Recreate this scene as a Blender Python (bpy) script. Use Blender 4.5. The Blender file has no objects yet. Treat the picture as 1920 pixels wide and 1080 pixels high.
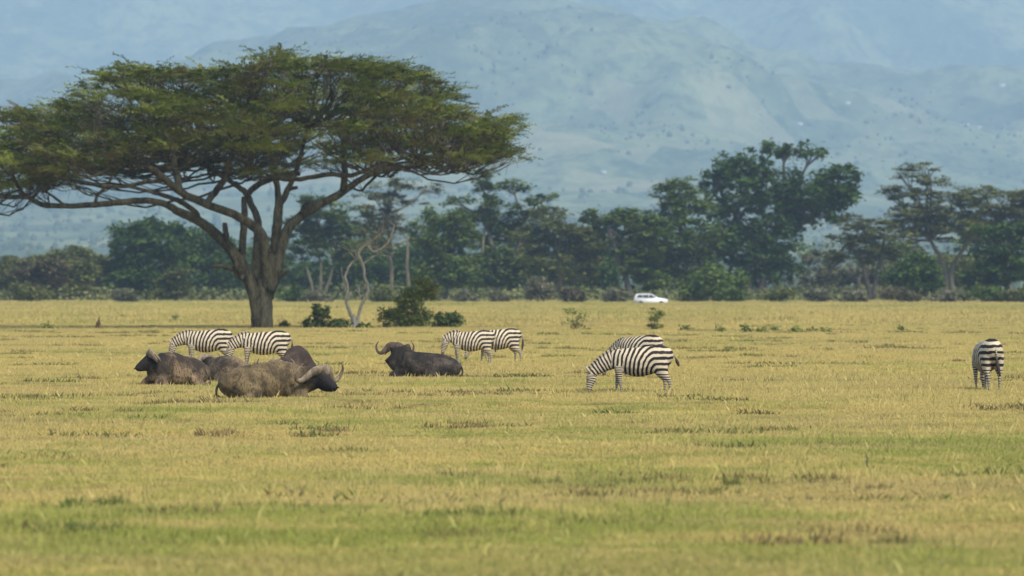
import bpy, math, random
import numpy as np
from mathutils import Vector, Matrix

random.seed(7)
RNG = np.random.default_rng(7)
C = bpy.context.scene.collection
scene = bpy.context.scene
R = math.radians

# ------------------------------------------------------------------ camera, light, exposure
F = 10667.0            # 200 mm lens on a 36 mm wide, 1920 px frame
EYE = 2.8
HOR = 533.0            # image row of the horizon
cam = bpy.data.cameras.new('camera')
cam.lens = 200.0
cam.sensor_width = 36.0
cam.clip_start = 1.0
cam.clip_end = 40000.0
cam.dof.use_dof = True
cam.dof.focus_distance = 146.0
cam.dof.aperture_fstop = 2.6
camo = bpy.data.objects.new('camera', cam)
C.objects.link(camo)
camo.location = (0, 0, EYE)
camo.rotation_euler = (R(90) - math.atan(7.0 / F), 0, 0)
scene.camera = camo

SUN_EL, SUN_AZ = 50.0, 150.0      # azimuth clockwise from +Y: behind the camera, to its right
w = bpy.data.worlds.new('World')
scene.world = w
w.use_nodes = True
nt = w.node_tree
bg = nt.nodes['Background']
sky = nt.nodes.new('ShaderNodeTexSky')
sky.sky_type = 'NISHITA'
sky.sun_disc = False
sky.sun_elevation = R(SUN_EL)
sky.sun_rotation = R(SUN_AZ)
sky.altitude = 1900
sky.air_density = 1.0
sky.dust_density = 2.0
nt.links.new(sky.outputs[0], bg.inputs[0])
bg.inputs[1].default_value = 0.12
sun = bpy.data.lights.new('sun', 'SUN')
sun.energy = 3.0
sun.angle = R(22)
sun.color = (1.0, 0.93, 0.82)
suno = bpy.data.objects.new('sun', sun)
C.objects.link(suno)
sd = Vector((math.sin(R(SUN_AZ)) * math.cos(R(SUN_EL)), math.cos(R(SUN_AZ)) * math.cos(R(SUN_EL)), math.sin(R(SUN_EL))))
suno.rotation_euler = sd.to_track_quat('Z', 'Y').to_euler()
suno.location = (0, -20, 60)
scene.view_settings.view_transform = 'Standard'
scene.view_settings.look = 'None'
scene.view_settings.gamma = 1.0
scene.view_settings.exposure = 0.93
scene.view_settings.use_curve_mapping = False
scene.render.engine = 'CYCLES'
scene.cycles.use_denoising = True
scene.cycles.max_bounces = 5
scene.cycles.diffuse_bounces = 3
scene.cycles.volume_bounces = 1
scene.cycles.transparent_max_bounces = 8

# ------------------------------------------------------------------ helpers
def tag(o, label=None, cat=None, group=None, kind=None):
    if label: o['label'] = label
    if cat: o['category'] = cat
    if group: o['group'] = group
    if kind: o['kind'] = kind
    return o

def empty(name, loc, rz=0.0):
    o = bpy.data.objects.new(name, None)
    C.objects.link(o)
    o.location = loc
    o.rotation_euler = (0, 0, rz)
    o.empty_display_size = 0.3
    return o

def link(name, me, mat, parent=None):
    o = bpy.data.objects.new(name, me)
    C.objects.link(o)
    if mat is not None and len(me.materials) == 0:
        me.materials.append(mat)
    if parent is not None:
        o.parent = parent
    return o

def quads_mesh(name, V, Q, tint=None, smooth=False):
    """V (n,3), Q (m,4) or (m,3)"""
    V = np.asarray(V, dtype=np.float32); Q = np.asarray(Q, dtype=np.int32)
    k = Q.shape[1]
    me = bpy.data.meshes.new(name)
    me.vertices.add(len(V)); me.vertices.foreach_set('co', V.ravel())
    me.loops.add(Q.size); me.loops.foreach_set('vertex_index', Q.ravel())
    me.polygons.add(len(Q))
    me.polygons.foreach_set('loop_start', np.arange(0, Q.size, k, dtype=np.int32))
    me.polygons.foreach_set('loop_total', np.full(len(Q), k, dtype=np.int32))
    if smooth:
        me.polygons.foreach_set('use_smooth', np.ones(len(Q), dtype=bool))
    me.update(calc_edges=True)
    if tint is not None:
        a = me.attributes.new('tint', 'FLOAT', 'POINT')
        a.data.foreach_set('value', np.asarray(tint, dtype=np.float32).ravel())
    return me

def crom(P, n):
    """Catmull-Rom resample of rows (any columns), n steps a span"""
    P = np.asarray(P, float)
    if len(P) == 2:
        t = np.linspace(0, 1, n + 1)[:, None]
        return P[0] * (1 - t) + P[1] * t
    A = np.vstack([2 * P[0] - P[1], P, 2 * P[-1] - P[-2]])
    out = []
    for i in range(1, len(A) - 2):
        p0, p1, p2, p3 = A[i - 1], A[i], A[i + 1], A[i + 2]
        for t in np.linspace(0, 1, n, endpoint=False):
            out.append(0.5 * (2 * p1 + (p2 - p0) * t + (2 * p0 - 5 * p1 + 4 * p2 - p3) * t * t + (3 * p1 - p0 - 3 * p2 + p3) * t ** 3))
    out.append(A[-2])
    return np.array(out)

class MB:
    def __init__(s):
        s.V = []; s.T = []; s.n = 0; s.a = []
    def add(s, V, T, a=0.5):
        s.V.append(np.asarray(V, float)); s.T.append(np.asarray(T, int) + s.n); s.n += len(V)
        s.a.append(np.full(len(V), a) if np.isscalar(a) else np.asarray(a, float))
    def tube(s, P, ra, rb=None, n=10, up=(0, 0, 1), a=0.5, cap=True):
        P = np.asarray(P, float)
        ra = np.broadcast_to(np.asarray(ra, float), (len(P),)); rb = ra if rb is None else np.broadcast_to(np.asarray(rb, float), (len(P),))
        t = np.gradient(P, axis=0); t /= np.linalg.norm(t, axis=1)[:, None] + 1e-9
        up = np.asarray(up, float)
        side = np.cross(t, up); bad = np.linalg.norm(side, axis=1) < 0.35
        if bad.any():      # carry one frame along the path so that no ring twists
            v = np.cross(t[0], np.array([.31, .9, .2]) if abs(t[0][1]) < .8 else np.array([.9, .2, .31])); side = side.copy()
            for i_ in range(len(P)):
                v = v - t[i_] * v.dot(t[i_]); v = v / (np.linalg.norm(v) + 1e-9); side[i_] = v
        side /= np.linalg.norm(side, axis=1)[:, None] + 1e-9
        upv = np.cross(side, t)
        ph = np.linspace(0, 2 * math.pi, n, endpoint=False)
        ring = P[:, None] + side[:, None] * (ra[:, None] * np.cos(ph))[:, :, None] + upv[:, None] * (rb[:, None] * np.sin(ph))[:, :, None]
        V = ring.reshape(-1, 3)
        m = len(P); T = []
        for i in range(m - 1):
            for j in range(n):
                k = (j + 1) % n
                q = (i * n + j, i * n + k, (i + 1) * n + k, (i + 1) * n + j)
                T.append((q[0], q[1], q[2])); T.append((q[0], q[2], q[3]))
        if cap:
            V = np.vstack([V, P[0] - t[0] * ra[0] * .35, P[-1] + t[-1] * ra[-1] * .35])
            for j in range(n):
                k = (j + 1) % n
                T.append((len(V) - 2, k, j)); T.append((len(V) - 1, (m - 1) * n + j, (m - 1) * n + k))
        if not np.isscalar(a):
            a = np.concatenate([np.repeat(a, n), [a[0], a[-1]]]) if cap else np.repeat(a, n)
        s.add(V, T, a)
    def box(s, c, d, rz=0.0, a=0.5, taper=1.0):
        x, y, z = d[0] / 2, d[1] / 2, d[2] / 2
        V = np.array([(sx * x * (taper if sz > 0 else 1), sy * y * (taper if sz > 0 else 1), sz * z) for sz in (-1, 1) for sy in (-1, 1) for sx in (-1, 1)])
        cs, sn = math.cos(rz), math.sin(rz)
        V = np.stack([V[:, 0] * cs - V[:, 1] * sn, V[:, 0] * sn + V[:, 1] * cs, V[:, 2]], 1) + np.array(c)
        Q = [(0, 2, 3, 1), (4, 5, 7, 6), (0, 1, 5, 4), (2, 6, 7, 3), (0, 4, 6, 2), (1, 3, 7, 5)]
        T = []
        for q in Q:
            T += [(q[0], q[1], q[2]), (q[0], q[2], q[3])]
        s.add(V, T, a)
    def mesh(s, name, smooth=True):
        return quads_mesh(name, np.vstack(s.V), np.vstack(s.T), np.concatenate(s.a), smooth)
    def build(s, name, mat, parent=None, smooth=True):
        return link(name, s.mesh(name, smooth), mat, parent)

_perm = RNG.random((256, 256))
def vnoise(x, y):
    x = np.asarray(x, float); y = np.asarray(y, float)
    xi = np.floor(x).astype(int); yi = np.floor(y).astype(int)
    fx = x - xi; fy = y - yi
    fx = fx * fx * (3 - 2 * fx); fy = fy * fy * (3 - 2 * fy)
    a = _perm[xi % 256, yi % 256]; b = _perm[(xi + 1) % 256, yi % 256]
    c = _perm[xi % 256, (yi + 1) % 256]; d = _perm[(xi + 1) % 256, (yi + 1) % 256]
    return (a * (1 - fx) + b * fx) * (1 - fy) + (c * (1 - fx) + d * fx) * fy
def fbm(x, y, o=4):
    s = 0; am = 1; t = 0
    for i in range(o):
        s = s + am * vnoise(x * 2 ** i + 17.3 * i, y * 2 ** i + 9.1 * i); t += am; am *= .5
    return s / t

def gz(x, y):
    """height of the plain"""
    x = np.asarray(x, float); y = np.asarray(y, float)
    z = ((fbm(x / 9.0 + 40, y / 6.0 + 11, 3) - .5) * .15 + (fbm(x / 2.2, y / 1.6, 2) - .5) * .10) * (1 - .6 * np.clip((y - 140) / 140, 0, 1))
    z = z + (fbm(x / 60 + 3, y / 45 + 8, 2) - .5) * .25 * np.clip((y - 260) / 200, 0, 1)
    return z

def at(px, s):
    """image column + pixels per metre -> world x, y"""
    return (px - 960.0) / s, F / s

# ------------------------------------------------------------------ materials
def newmat(name):
    m = bpy.data.materials.new(name); m.use_nodes = True
    return m, m.node_tree, m.node_tree.nodes['Principled BSDF']
def N(nt, typ, **kw):
    n = nt.nodes.new(typ)
    for k, v in kw.items(): setattr(n, k, v)
    return n
def mixc(nt, fac, a, b, mode='MIX'):
    n = nt.nodes.new('ShaderNodeMix'); n.data_type = 'RGBA'; n.blend_type = mode
    for sock, v in ((n.inputs[0], fac), (n.inputs[6], a), (n.inputs[7], b)):
        if isinstance(v, bpy.types.NodeSocket): nt.links.new(v, sock)
        elif isinstance(v, (tuple, list)): sock.default_value = (*v, 1.0)
        else: sock.default_value = v
    return n.outputs[2]
def math_(nt, op, a, b=None, c=None, clamp=False):
    n = nt.nodes.new('ShaderNodeMath'); n.operation = op; n.use_clamp = clamp
    for i, v in enumerate((a, b, c)):
        if v is None: continue
        if isinstance(v, bpy.types.NodeSocket): nt.links.new(v, n.inputs[i])
        else: n.inputs[i].default_value = v
    return n.outputs[0]
def maprange(nt, v, a, b, c=0.0, d=1.0, smooth=True):
    n = nt.nodes.new('ShaderNodeMapRange')
    n.interpolation_type = 'SMOOTHSTEP' if smooth else 'LINEAR'
    nt.links.new(v, n.inputs[0])
    for i, x in enumerate((a, b, c, d)): n.inputs[i + 1].default_value = x
    return n.outputs[0]
def noise(nt, vec, scale, detail=3, rough=.55, scl=None):
    if scl is not None:
        mp = nt.nodes.new('ShaderNodeMapping'); nt.links.new(vec, mp.inputs[0]); mp.inputs['Scale'].default_value = scl
        vec = mp.outputs[0]
    n = nt.nodes.new('ShaderNodeTexNoise'); nt.links.new(vec, n.inputs['Vector'])
    n.inputs['Scale'].default_value = scale; n.inputs['Detail'].default_value = detail; n.inputs['Roughness'].default_value = rough
    return n.outputs['Fac']
def pos(nt): return nt.nodes.new('ShaderNodeNewGeometry').outputs['Position']
def objco(nt): return nt.nodes.new('ShaderNodeTexCoord').outputs['Object']
def attr(nt, name):
    n = nt.nodes.new('ShaderNodeAttribute'); n.attribute_name = name
    return n.outputs['Fac']

STRAW = (0.575, 0.450, 0.150)
GREEN = (0.31, 0.33, 0.065)
def grass_colour(nt, straw=STRAW, green=GREEN, brown=(0.21, 0.15, 0.07)):
    p = pos(nt)
    sep = nt.nodes.new('ShaderNodeSeparateXYZ'); nt.links.new(p, sep.inputs[0])
    big = noise(nt, p, 1.0, 3, .6, (.045, .030, 0))
    mid = noise(nt, p, 1.0, 4, .65, (.30, .20, 0))
    fine = noise(nt, p, 1.0, 3, .6, (1.5, .8, 0))
    near = maprange(nt, sep.outputs['Y'], 60, 170, .045, -.045, False)
    farg = maprange(nt, sep.outputs['Y'], 380, 640, 0, .05, False)
    g = math_(nt, 'ADD', math_(nt, 'ADD', math_(nt, 'MULTIPLY', big, .5), math_(nt, 'MULTIPLY', mid, .4)), math_(nt, 'ADD', near, farg))
    g = math_(nt, 'ADD', g, math_(nt, 'MULTIPLY', fine, .2))
    gf = maprange(nt, g, .515, .66, 0, .95)
    c = mixc(nt, gf, straw, green)
    tan = maprange(nt, noise(nt, p, 1.0, 4, .6, (.12, .22, 5)), .46, .64, 0, .45)
    c = mixc(nt, tan, c, (0.47, 0.35, 0.15))
    bn = noise(nt, p, 1.0, 3, .6, (.10, .12, 0))
    bn2 = noise(nt, p, 1.0, 3, .6, (.75, .45, 3))
    b = math_(nt, 'SUBTRACT', math_(nt, 'ADD', math_(nt, 'MULTIPLY', bn, .5), math_(nt, 'MULTIPLY', bn2, .5)), maprange(nt, sep.outputs['Y'], 55, 95, .05, 0, False))
    bf = maprange(nt, b, .57, .66, 0, .6)
    return mixc(nt, bf, c, brown)

def grass_material():
    m, nt, b = newmat('grass_blades')
    c = grass_colour(nt)
    t = attr(nt, 'tint')
    c = mixc(nt, maprange(nt, t, .55, 1, 0, .28, False), c, (0.66, 0.55, 0.24))
    c = mixc(nt, maprange(nt, t, .0, .3, .40, 0, False), c, (0.19, 0.21, 0.04))
    nt.links.new(c, b.inputs['Base Color'])
    b.inputs['Roughness'].default_value = .75
    b.inputs['Specular IOR Level'].default_value = .15
    tr = nt.nodes.new('ShaderNodeBsdfTranslucent'); nt.links.new(c, tr.inputs[0])
    mx = nt.nodes.new('ShaderNodeMixShader'); mx.inputs[0].default_value = .3
    nt.links.new(b.outputs[0], mx.inputs[1]); nt.links.new(tr.outputs[0], mx.inputs[2])
    nt.links.new(mx.outputs[0], nt.nodes['Material Output'].inputs[0])
    return m
def ground_material():
    m, nt, b = newmat('dry_ground')
    c = grass_colour(nt, (0.40, 0.315, 0.115), (0.19, 0.20, 0.05), (0.13, 0.085, 0.045))
    nt.links.new(c, b.inputs['Base Color']); b.inputs['Roughness'].default_value = .95
    b.inputs['Specular IOR Level'].default_value = .05
    return m
def leaf_material(name, dark, light, rust=None, transl=.25, pn=.12):
    m, nt, b = newmat(name)
    t = attr(nt, 'tint')
    c = mixc(nt, t, dark, light)
    n = noise(nt, pos(nt), pn, 3, .6)
    if rust:
        c = mixc(nt, maprange(nt, n, .48, .66, 0, .65), c, rust)
    else:
        c = mixc(nt, maprange(nt, n, .4, .7, 0, .5), c, tuple(x * .75 for x in dark))
    nt.links.new(c, b.inputs['Base Color']); b.inputs['Roughness'].default_value = .7
    b.inputs['Specular IOR Level'].default_value = .15
    tr = nt.nodes.new('ShaderNodeBsdfTranslucent'); nt.links.new(c, tr.inputs[0])
    mx = nt.nodes.new('ShaderNodeMixShader'); mx.inputs[0].default_value = transl
    nt.links.new(b.outputs[0], mx.inputs[1]); nt.links.new(tr.outputs[0], mx.inputs[2])
    nt.links.new(mx.outputs[0], nt.nodes['Material Output'].inputs[0])
    return m
def bark_material(name, a, b_, scale=3.0, bump=.4):
    m, nt, b = newmat(name)
    p = objco(nt)
    n1 = noise(nt, p, scale, 5, .65, (1, 1, .25)); n2 = noise(nt, p, scale * 5, 3, .6, (1, 1, .3))
    f = maprange(nt, math_(nt, 'ADD', math_(nt, 'MULTIPLY', n1, .6), math_(nt, 'MULTIPLY', n2, .4)), .36, .64)
    nt.links.new(mixc(nt, f, a, b_), b.inputs['Base Color']); b.inputs['Roughness'].default_value = .9
    b.inputs['Specular IOR Level'].default_value = .1
    bp = nt.nodes.new('ShaderNodeBump'); bp.inputs['Strength'].default_value = bump; bp.inputs['Distance'].default_value = .08
    nt.links.new(n2, bp.inputs['Height']); nt.links.new(bp.outputs[0], b.inputs['Normal'])
    return m
def plain(name, col, rough=.6, spec=.3, metal=0.0):
    m, nt, b = newmat(name)
    n = noise(nt, objco(nt), 7.0, 3)
    nt.links.new(mixc(nt, n, tuple(c * .85 for c in col), tuple(min(1, c * 1.12) for c in col)), b.inputs['Base Color'])
    b.inputs['Roughness'].default_value = rough; b.inputs['Specular IOR Level'].default_value = spec; b.inputs['Metallic'].default_value = metal
    return m

M = {}
M['grass'] = grass_material()
M['ground'] = ground_material()
M['acacia_leaf'] = leaf_material('acacia_leaf', (0.028, 0.040, 0.009), (0.190, 0.225, 0.036), (0.145, 0.090, 0.032), .3, .35)
M['acacia_bark'] = bark_material('acacia_bark', (0.024, 0.020, 0.012), (0.122, 0.108, 0.066), 2.6, 1.0)
M['pale_bark'] = bark_material('pale_bark', (0.24, 0.20, 0.13), (0.48, 0.43, 0.31), 3, .3)
M['dark_bark'] = bark_material('dark_bark', (0.05, 0.045, 0.04), (0.13, 0.11, 0.09), 1.2, .3)
M['fever_bark'] = bark_material('fever_bark', (0.085, 0.075, 0.05), (0.19, 0.165, 0.11), 1.0, .3)
M['leaf_dark'] = leaf_material('leaf_dark', (0.026, 0.054, 0.010), (0.085, 0.145, 0.024))
M['leaf_mid'] = leaf_material('leaf_mid', (0.045, 0.082, 0.014), (0.140, 0.190, 0.030))
M['leaf_olive'] = leaf_material('leaf_olive', (0.075, 0.088, 0.020), (0.175, 0.190, 0.045), (0.095, 0.085, 0.035))
M['leaf_brown'] = leaf_material('leaf_brown', (0.075, 0.070, 0.032), (0.15, 0.13, 0.06), (0.15, 0.11, 0.07))
M['leaf_grey'] = leaf_material('leaf_grey', (0.095, 0.105, 0.05), (0.22, 0.21, 0.115), (0.17, 0.15, 0.09))
M['bush_leaf'] = leaf_material('bush_leaf', (0.13, 0.155, 0.040), (0.31, 0.335, 0.085), (0.17, 0.14, 0.045), .3, .6)
M['bush_dark'] = leaf_material('bush_dark', (0.062, 0.092, 0.028), (0.16, 0.205, 0.06), None, .3, .6)
M['hoof'] = plain('hoof', (0.05, 0.045, 0.04), .6)
M['eye'] = plain('eye', (0.01, 0.008, 0.008), .15, .6)

# ------------------------------------------------------------------ terrain
def axis(near, step, far, g):
    a = list(np.arange(0, near + 1e-6, step)); s = step
    while a[-1] < far:
        s *= g; a.append(a[-1] + s)
    return np.array(a)
def grid_mesh(name, xs, ys, zf, mat):
    X, Y = np.meshgrid(xs, ys); Z = zf(X, Y)
    V = np.stack([X, Y, Z], -1).reshape(-1, 3)
    nx, ny = len(xs), len(ys)
    i = np.arange(ny - 1)[:, None] * nx + np.arange(nx - 1)[None]
    Q = np.stack([i, i + 1, i + nx + 1, i + nx], -1).reshape(-1, 4)
    o = link(name, quads_mesh(name, V, Q, None, True), mat)
    tag(o, kind='structure')
    return o
ax = axis(42, .7, 3800, 1.16)
xs = np.concatenate([-ax[:0:-1], ax])
ys = np.concatenate([-axis(20, 5, 150, 1.3)[:0:-1], axis(260, .6, 2050, 1.05)])
grid_mesh('ground', xs, ys, gz, M['ground'])

CREST = np.array([(-3000, 120), (-1200, 250), (-500, 200), (0, 172), (200, 128), (380, 78), (560, 58), (740, 52), (880, 18), (1000, -6), (1200, 2), (1330, 32), (1420, 84), (1590, 124), (1740, 166), (1920, 150), (2300, 100), (3200, 30), (5000, 120)], float)
def hz(x, d):
    q = x * F / 9500 + 960
    crest = np.interp(q, CREST[:, 0], CREST[:, 1])
    wob = (fbm(x / 900 + 5, d / 1400 + 2, 4) - .5)
    zc = (HOR - crest) / F * 9500 + EYE
    prof = np.interp(d + wob * 900, [1900, 2600, 4000, 5200, 6000, 7000, 8000, 9000, 9500, 9900, 10600, 11500, 12500, 13600, 14800],
                     [-.01, .0, .045, .10, .165, .27, .46, .86, 1.0, .93, .82, 1.05, 1.5, 1.9, 2.0])
    base = np.where(d < 9700, zc, zc * np.clip((10900 - d) / 1200, 0, 1) + 430 * np.clip((d - 9700) / 1200, 0, 1))
    z = base * prof
    am = np.clip((d - 5500) / 3000, 0, 1)
    rid = 1 - np.abs(fbm(x / 420 + 9, d / 900 + 1, 4) - .5) * 2
    z = z + am * (rid - .8) * 150 * np.clip((z - 40) / 200, 0, 1) + am * (fbm(x / 110, d / 200, 5) - .5) * 34
    z = z + np.clip((d - 2200) / 2000, 0, 1) * (fbm(x / 260 + 3, d / 300, 3) - .5) * 10
    z = z + np.clip((d - 10500) / 2500, 0, 1) * (fbm(x / 700 + 21, d / 1500 + 4, 4) - .5) * 330
    return z - .8 * np.clip((2300 - d) / 300, 0, 1)
def hills_material():
    m, nt, b = newmat('hill_slopes')
    p = pos(nt)
    sep = nt.nodes.new('ShaderNodeSeparateXYZ'); nt.links.new(p, sep.inputs[0])
    n1 = noise(nt, p, 1.0, 4, .6, (.004, .0016, .004))
    n2 = noise(nt, p, 1.0, 4, .65, (.030, .012, .03))
    c = mixc(nt, maprange(nt, n1, .38, .62), (0.075, 0.100, 0.055), (0.15, 0.175, 0.085))
    c = mixc(nt, maprange(nt, n2, .44, .62, 0, .6), c, (0.035, 0.060, 0.035))
    n4 = noise(nt, p, 1.0, 4, .7, (.085, .028, .06))
    c = mixc(nt, maprange(nt, n4, .50, .68, 0, .42), c, (0.022, 0.042, 0.026))
    c = mixc(nt, maprange(nt, n4, .46, .32, 0, .42), c, (0.21, 0.22, 0.115))
    vo = nt.nodes.new('ShaderNodeTexVoronoi')
    mp = nt.nodes.new('ShaderNodeMapping'); nt.links.new(p, mp.inputs[0]); mp.inputs['Scale'].default_value = (.011, .0055, 0)
    nt.links.new(mp.outputs[0], vo.inputs['Vector']); vo.inputs['Scale'].default_value = 1
    sc = nt.nodes.new('ShaderNodeSeparateColor'); nt.links.new(vo.outputs['Color'], sc.inputs[0])
    low = maprange(nt, sep.outputs['Z'], 60, 420, .42, .08, False)
    cell = maprange(nt, sc.outputs[0], .45, .55, 0, 1)
    n3 = maprange(nt, noise(nt, p, 1.0, 2, .5, (.002, .001, 0)), .4, .6)
    f = math_(nt, 'MULTIPLY', math_(nt, 'MULTIPLY', cell, low), n3)
    fc = mixc(nt, sc.outputs[1], (0.36, 0.31, 0.17), (0.20, 0.23, 0.10))
    c = mixc(nt, f, c, fc)
    nt.links.new(c, b.inputs['Base Color']); b.inputs['Roughness'].default_value = 1
    b.inputs['Specular IOR Level'].default_value = 0
    return m
hx = np.linspace(-3700, 3700, 330); hy = np.concatenate([np.linspace(1950, 5000, 100)[:-1], np.linspace(5000, 10800, 260)[:-1], np.linspace(10800, 14800, 90)])
grid_mesh('hills', hx, hy, hz, hills_material())

# far woods and homesteads on the slopes
def lumps(n, name, mat, gen):
    ico = np.array([(0, 0, 1), (.9, 0, .35), (.28, .85, .4), (-.72, .53, .35), (-.72, -.53, .4), (.28, -.85, .35), (.6, .45, -.5), (-.25, .75, -.5), (-.8, 0, -.5), (-.25, -.75, -.5), (.6, -.45, -.5)])
    tri = np.array([(0, 1, 2), (0, 2, 3), (0, 3, 4), (0, 4, 5), (0, 5, 1), (1, 6, 2), (2, 6, 7), (2, 7, 3), (3, 7, 8), (3, 8, 4), (4, 8, 9), (4, 9, 5), (5, 9, 10), (5, 10, 1), (1, 10, 6)])
    P, S = gen(n)
    jit = 1 + (RNG.random((n, 11, 1)) - .5) * .6
    V = (ico[None] * jit * S[:, None, :] + P[:, None, :]).reshape(-1, 3)
    T = (tri[None] + (np.arange(n) * 11)[:, None, None]).reshape(-1, 3)
    tint = np.repeat(RNG.random(n), 11)
    return link(name, quads_mesh(name, V, T, tint), mat)
def gen_far(n):
    d = 2300 + 7000 * RNG.random(n * 4) ** 1.2
    x = (RNG.random(n * 4) - .5) * 2 * d * .13
    k = fbm(x / 160 + 50, d / 420, 3) + .6 * RNG.random(n * 4)
    i = np.argsort(-k)[:n]; x, d = x[i], d[i]
    r = (1.6 + 3.2 * RNG.random(n) ** 2); h = r * (.8 + .7 * RNG.random(n))
    return np.stack([x, d, hz(x, d) + h * .4], 1), np.stack([r, r, h], 1)
tag(lumps(5500, 'far_woodland', leaf_material('far_leaf', (0.055, 0.080, 0.04), (0.085, 0.115, 0.055)), gen_far), 'scattered dark trees dotting the hazy slopes far behind the tree belt', 'woodland', kind='stuff')

wall_m = plain('homestead_wall', (0.42, 0.41, 0.38), .7); roof_m = plain('homestead_roof', (0.48, 0.49, 0.50), .4)
HOUSES = [(1500, 238, 'small pale homestead high on the slope above the tall central tree'),
          (1132, 325, 'small white homestead near the foot of the slope, left of the tall tree crown'),
          (1812, 236, 'left of two close white homesteads on the slope near the right edge'),
          (1836, 242, 'right of two close white homesteads on the slope near the right edge'),
          (1880, 162, 'highest white homestead on the slope, above the pale field at the right edge'),
          (1590, 196, 'lone white homestead halfway up the slope between the two tallest trees')]
def ray_hill(px, py):
    tx, tz = (px - 960) / F, (HOR - py) / F
    d = np.arange(2200, 12000, 10.0)
    g = hz(tx * d, d) - (EYE + tz * d)
    k = np.argmax(g > 0)
    return tx * d[k], d[k]
for px, py, lab in HOUSES:
    x, d = ray_hill(px, py)
    z = float(hz(np.array([x]), np.array([d]))[0])
    k = d / F   # metres per pixel there
    t = empty('homestead', (x, d, z), random.uniform(-.5, .5)); tag(t, lab, 'house', 'homesteads on the slopes')
    L, W, H = 9 * k, 5 * k, 2.6 * k
    b = MB(); b.box((0, 0, H / 2 - 1), (L, W, H + 2)); b.build('wall', wall_m, t, False)
    r = MB()
    V = [(-L * .55, -W * .6, H), (L * .55, -W * .6, H), (L * .55, W * .6, H), (-L * .55, W * .6, H), (-L * .55, 0, H + 1.6 * k), (L * .55, 0, H + 1.6 * k)]
    r.add(V, [(0, 1, 5), (0, 5, 4), (2, 3, 4), (2, 4, 5), (0, 4, 3), (1, 2, 5), (0, 3, 2), (0, 2, 1)]); r.build('roof', roof_m, t, False)

# ------------------------------------------------------------------ grass (instanced clumps of real blades)
def clump(name, n, rad, h0, h1, wd, stalks=False):
    r = rad * np.sqrt(RNG.random(n)) * (1 + .25 * (RNG.random(n) - .5)); a = RNG.random(n) * 2 * math.pi
    cx, cy = r * np.cos(a), r * np.sin(a)
    tuft = fbm(cx / (rad * .22) + 30 * RNG.random(), cy / (rad * .22), 2)
    h = (h0 + (h1 - h0) * RNG.random(n) ** 1.6) * (.45 + 1.1 * tuft)
    if stalks:
        k_ = RNG.random(n) < .0007; h = np.where(k_, .13 + .07 * RNG.random(n), h)
    lean = RNG.random(n) * .75; la = RNG.random(n) * 2 * math.pi
    fa = RNG.random(n) * math.pi
    dx, dy = np.cos(fa) * wd * (.6 + .8 * RNG.random(n)), np.sin(fa) * wd * (.6 + .8 * RNG.random(n))
    lx, ly = np.cos(la) * h * lean, np.sin(la) * h * lean
    z = np.zeros(n) - .04
    V = np.stack([np.stack([cx - dx, cy - dy, z], 1), np.stack([cx + dx, cy + dy, z], 1),
                  np.stack([cx + dx * .7 + lx * .4, cy + dy * .7 + ly * .4, h * .62], 1), np.stack([cx + lx, cy + ly, h], 1)], 1).reshape(-1, 3)
    Q = np.arange(n * 4).reshape(-1, 4)
    tint = np.repeat(RNG.random(n), 4)
    me = quads_mesh(name, V, Q, tint); me.materials.append(M['grass'])
    return me
near_c = bpy.data.collections.new('grass_clumps_near'); far_c = bpy.data.collections.new('grass_clumps_far')
for i in range(6):
    o = bpy.data.objects.new('grass_clump', clump('grass_clump', 5400, 1.25, .02, .072, .0028, True)); near_c.objects.link(o)
for i in range(4):
    o = bpy.data.objects.new('grass_clump_wide', clump('grass_clump_wide', 2600, 5.0, .10, .28, .022)); far_c.objects.link(o)
def scatter(name, coll, P, S, label, npick):
    me = bpy.data.meshes.new(name); me.vertices.add(len(P)); me.vertices.foreach_set('co', P.astype(np.float32).ravel())
    a = me.attributes.new('rot', 'FLOAT_VECTOR', 'POINT')
    rv = np.zeros((len(P), 3), np.float32); rv[:, 2] = RNG.random(len(P)) * 6.283; a.data.foreach_set('vector', rv.ravel())
    a = me.attributes.new('scl', 'FLOAT_VECTOR', 'POINT'); a.data.foreach_set('vector', S.astype(np.float32).ravel())
    a = me.attributes.new('pick', 'INT', 'POINT'); a.data.foreach_set('value', RNG.integers(0, npick, len(P)).astype(np.int32))
    o = bpy.data.objects.new(name, me); C.objects.link(o)
    g = bpy.data.node_groups.new(name, 'GeometryNodeTree')
    g.interface.new_socket('Geometry', in_out='INPUT', socket_type='NodeSocketGeometry')
    g.interface.new_socket('Geometry', in_out='OUTPUT', socket_type='NodeSocketGeometry')
    gi, go = g.nodes.new('NodeGroupInput'), g.nodes.new('NodeGroupOutput')
    ci = g.nodes.new('GeometryNodeCollectionInfo'); ci.inputs['Collection'].default_value = coll
    ci.inputs['Separate Children'].default_value = True; ci.inputs['Reset Children'].default_value = True
    ip = g.nodes.new('GeometryNodeInstanceOnPoints'); ip.inputs['Pick Instance'].default_value = True
    def na(nm, ty):
        n = g.nodes.new('GeometryNodeInputNamedAttribute'); n.data_type = ty; n.inputs[0].default_value = nm
        return n.outputs[0]
    g.links.new(gi.outputs[0], ip.inputs['Points']); g.links.new(ci.outputs[0], ip.inputs['Instance'])
    g.links.new(na('pick', 'INT'), ip.inputs['Instance Index'])
    g.links.new(na('rot', 'FLOAT_VECTOR'), ip.inputs['Rotation']); g.links.new(na('scl', 'FLOAT_VECTOR'), ip.inputs['Scale'])
    g.links.new(ip.outputs[0], go.inputs[0])
    md = o.modifiers.new('clumps', 'NODES'); md.node_group = g
    tag(o, label, 'grass', kind='stuff')
    return o
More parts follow.
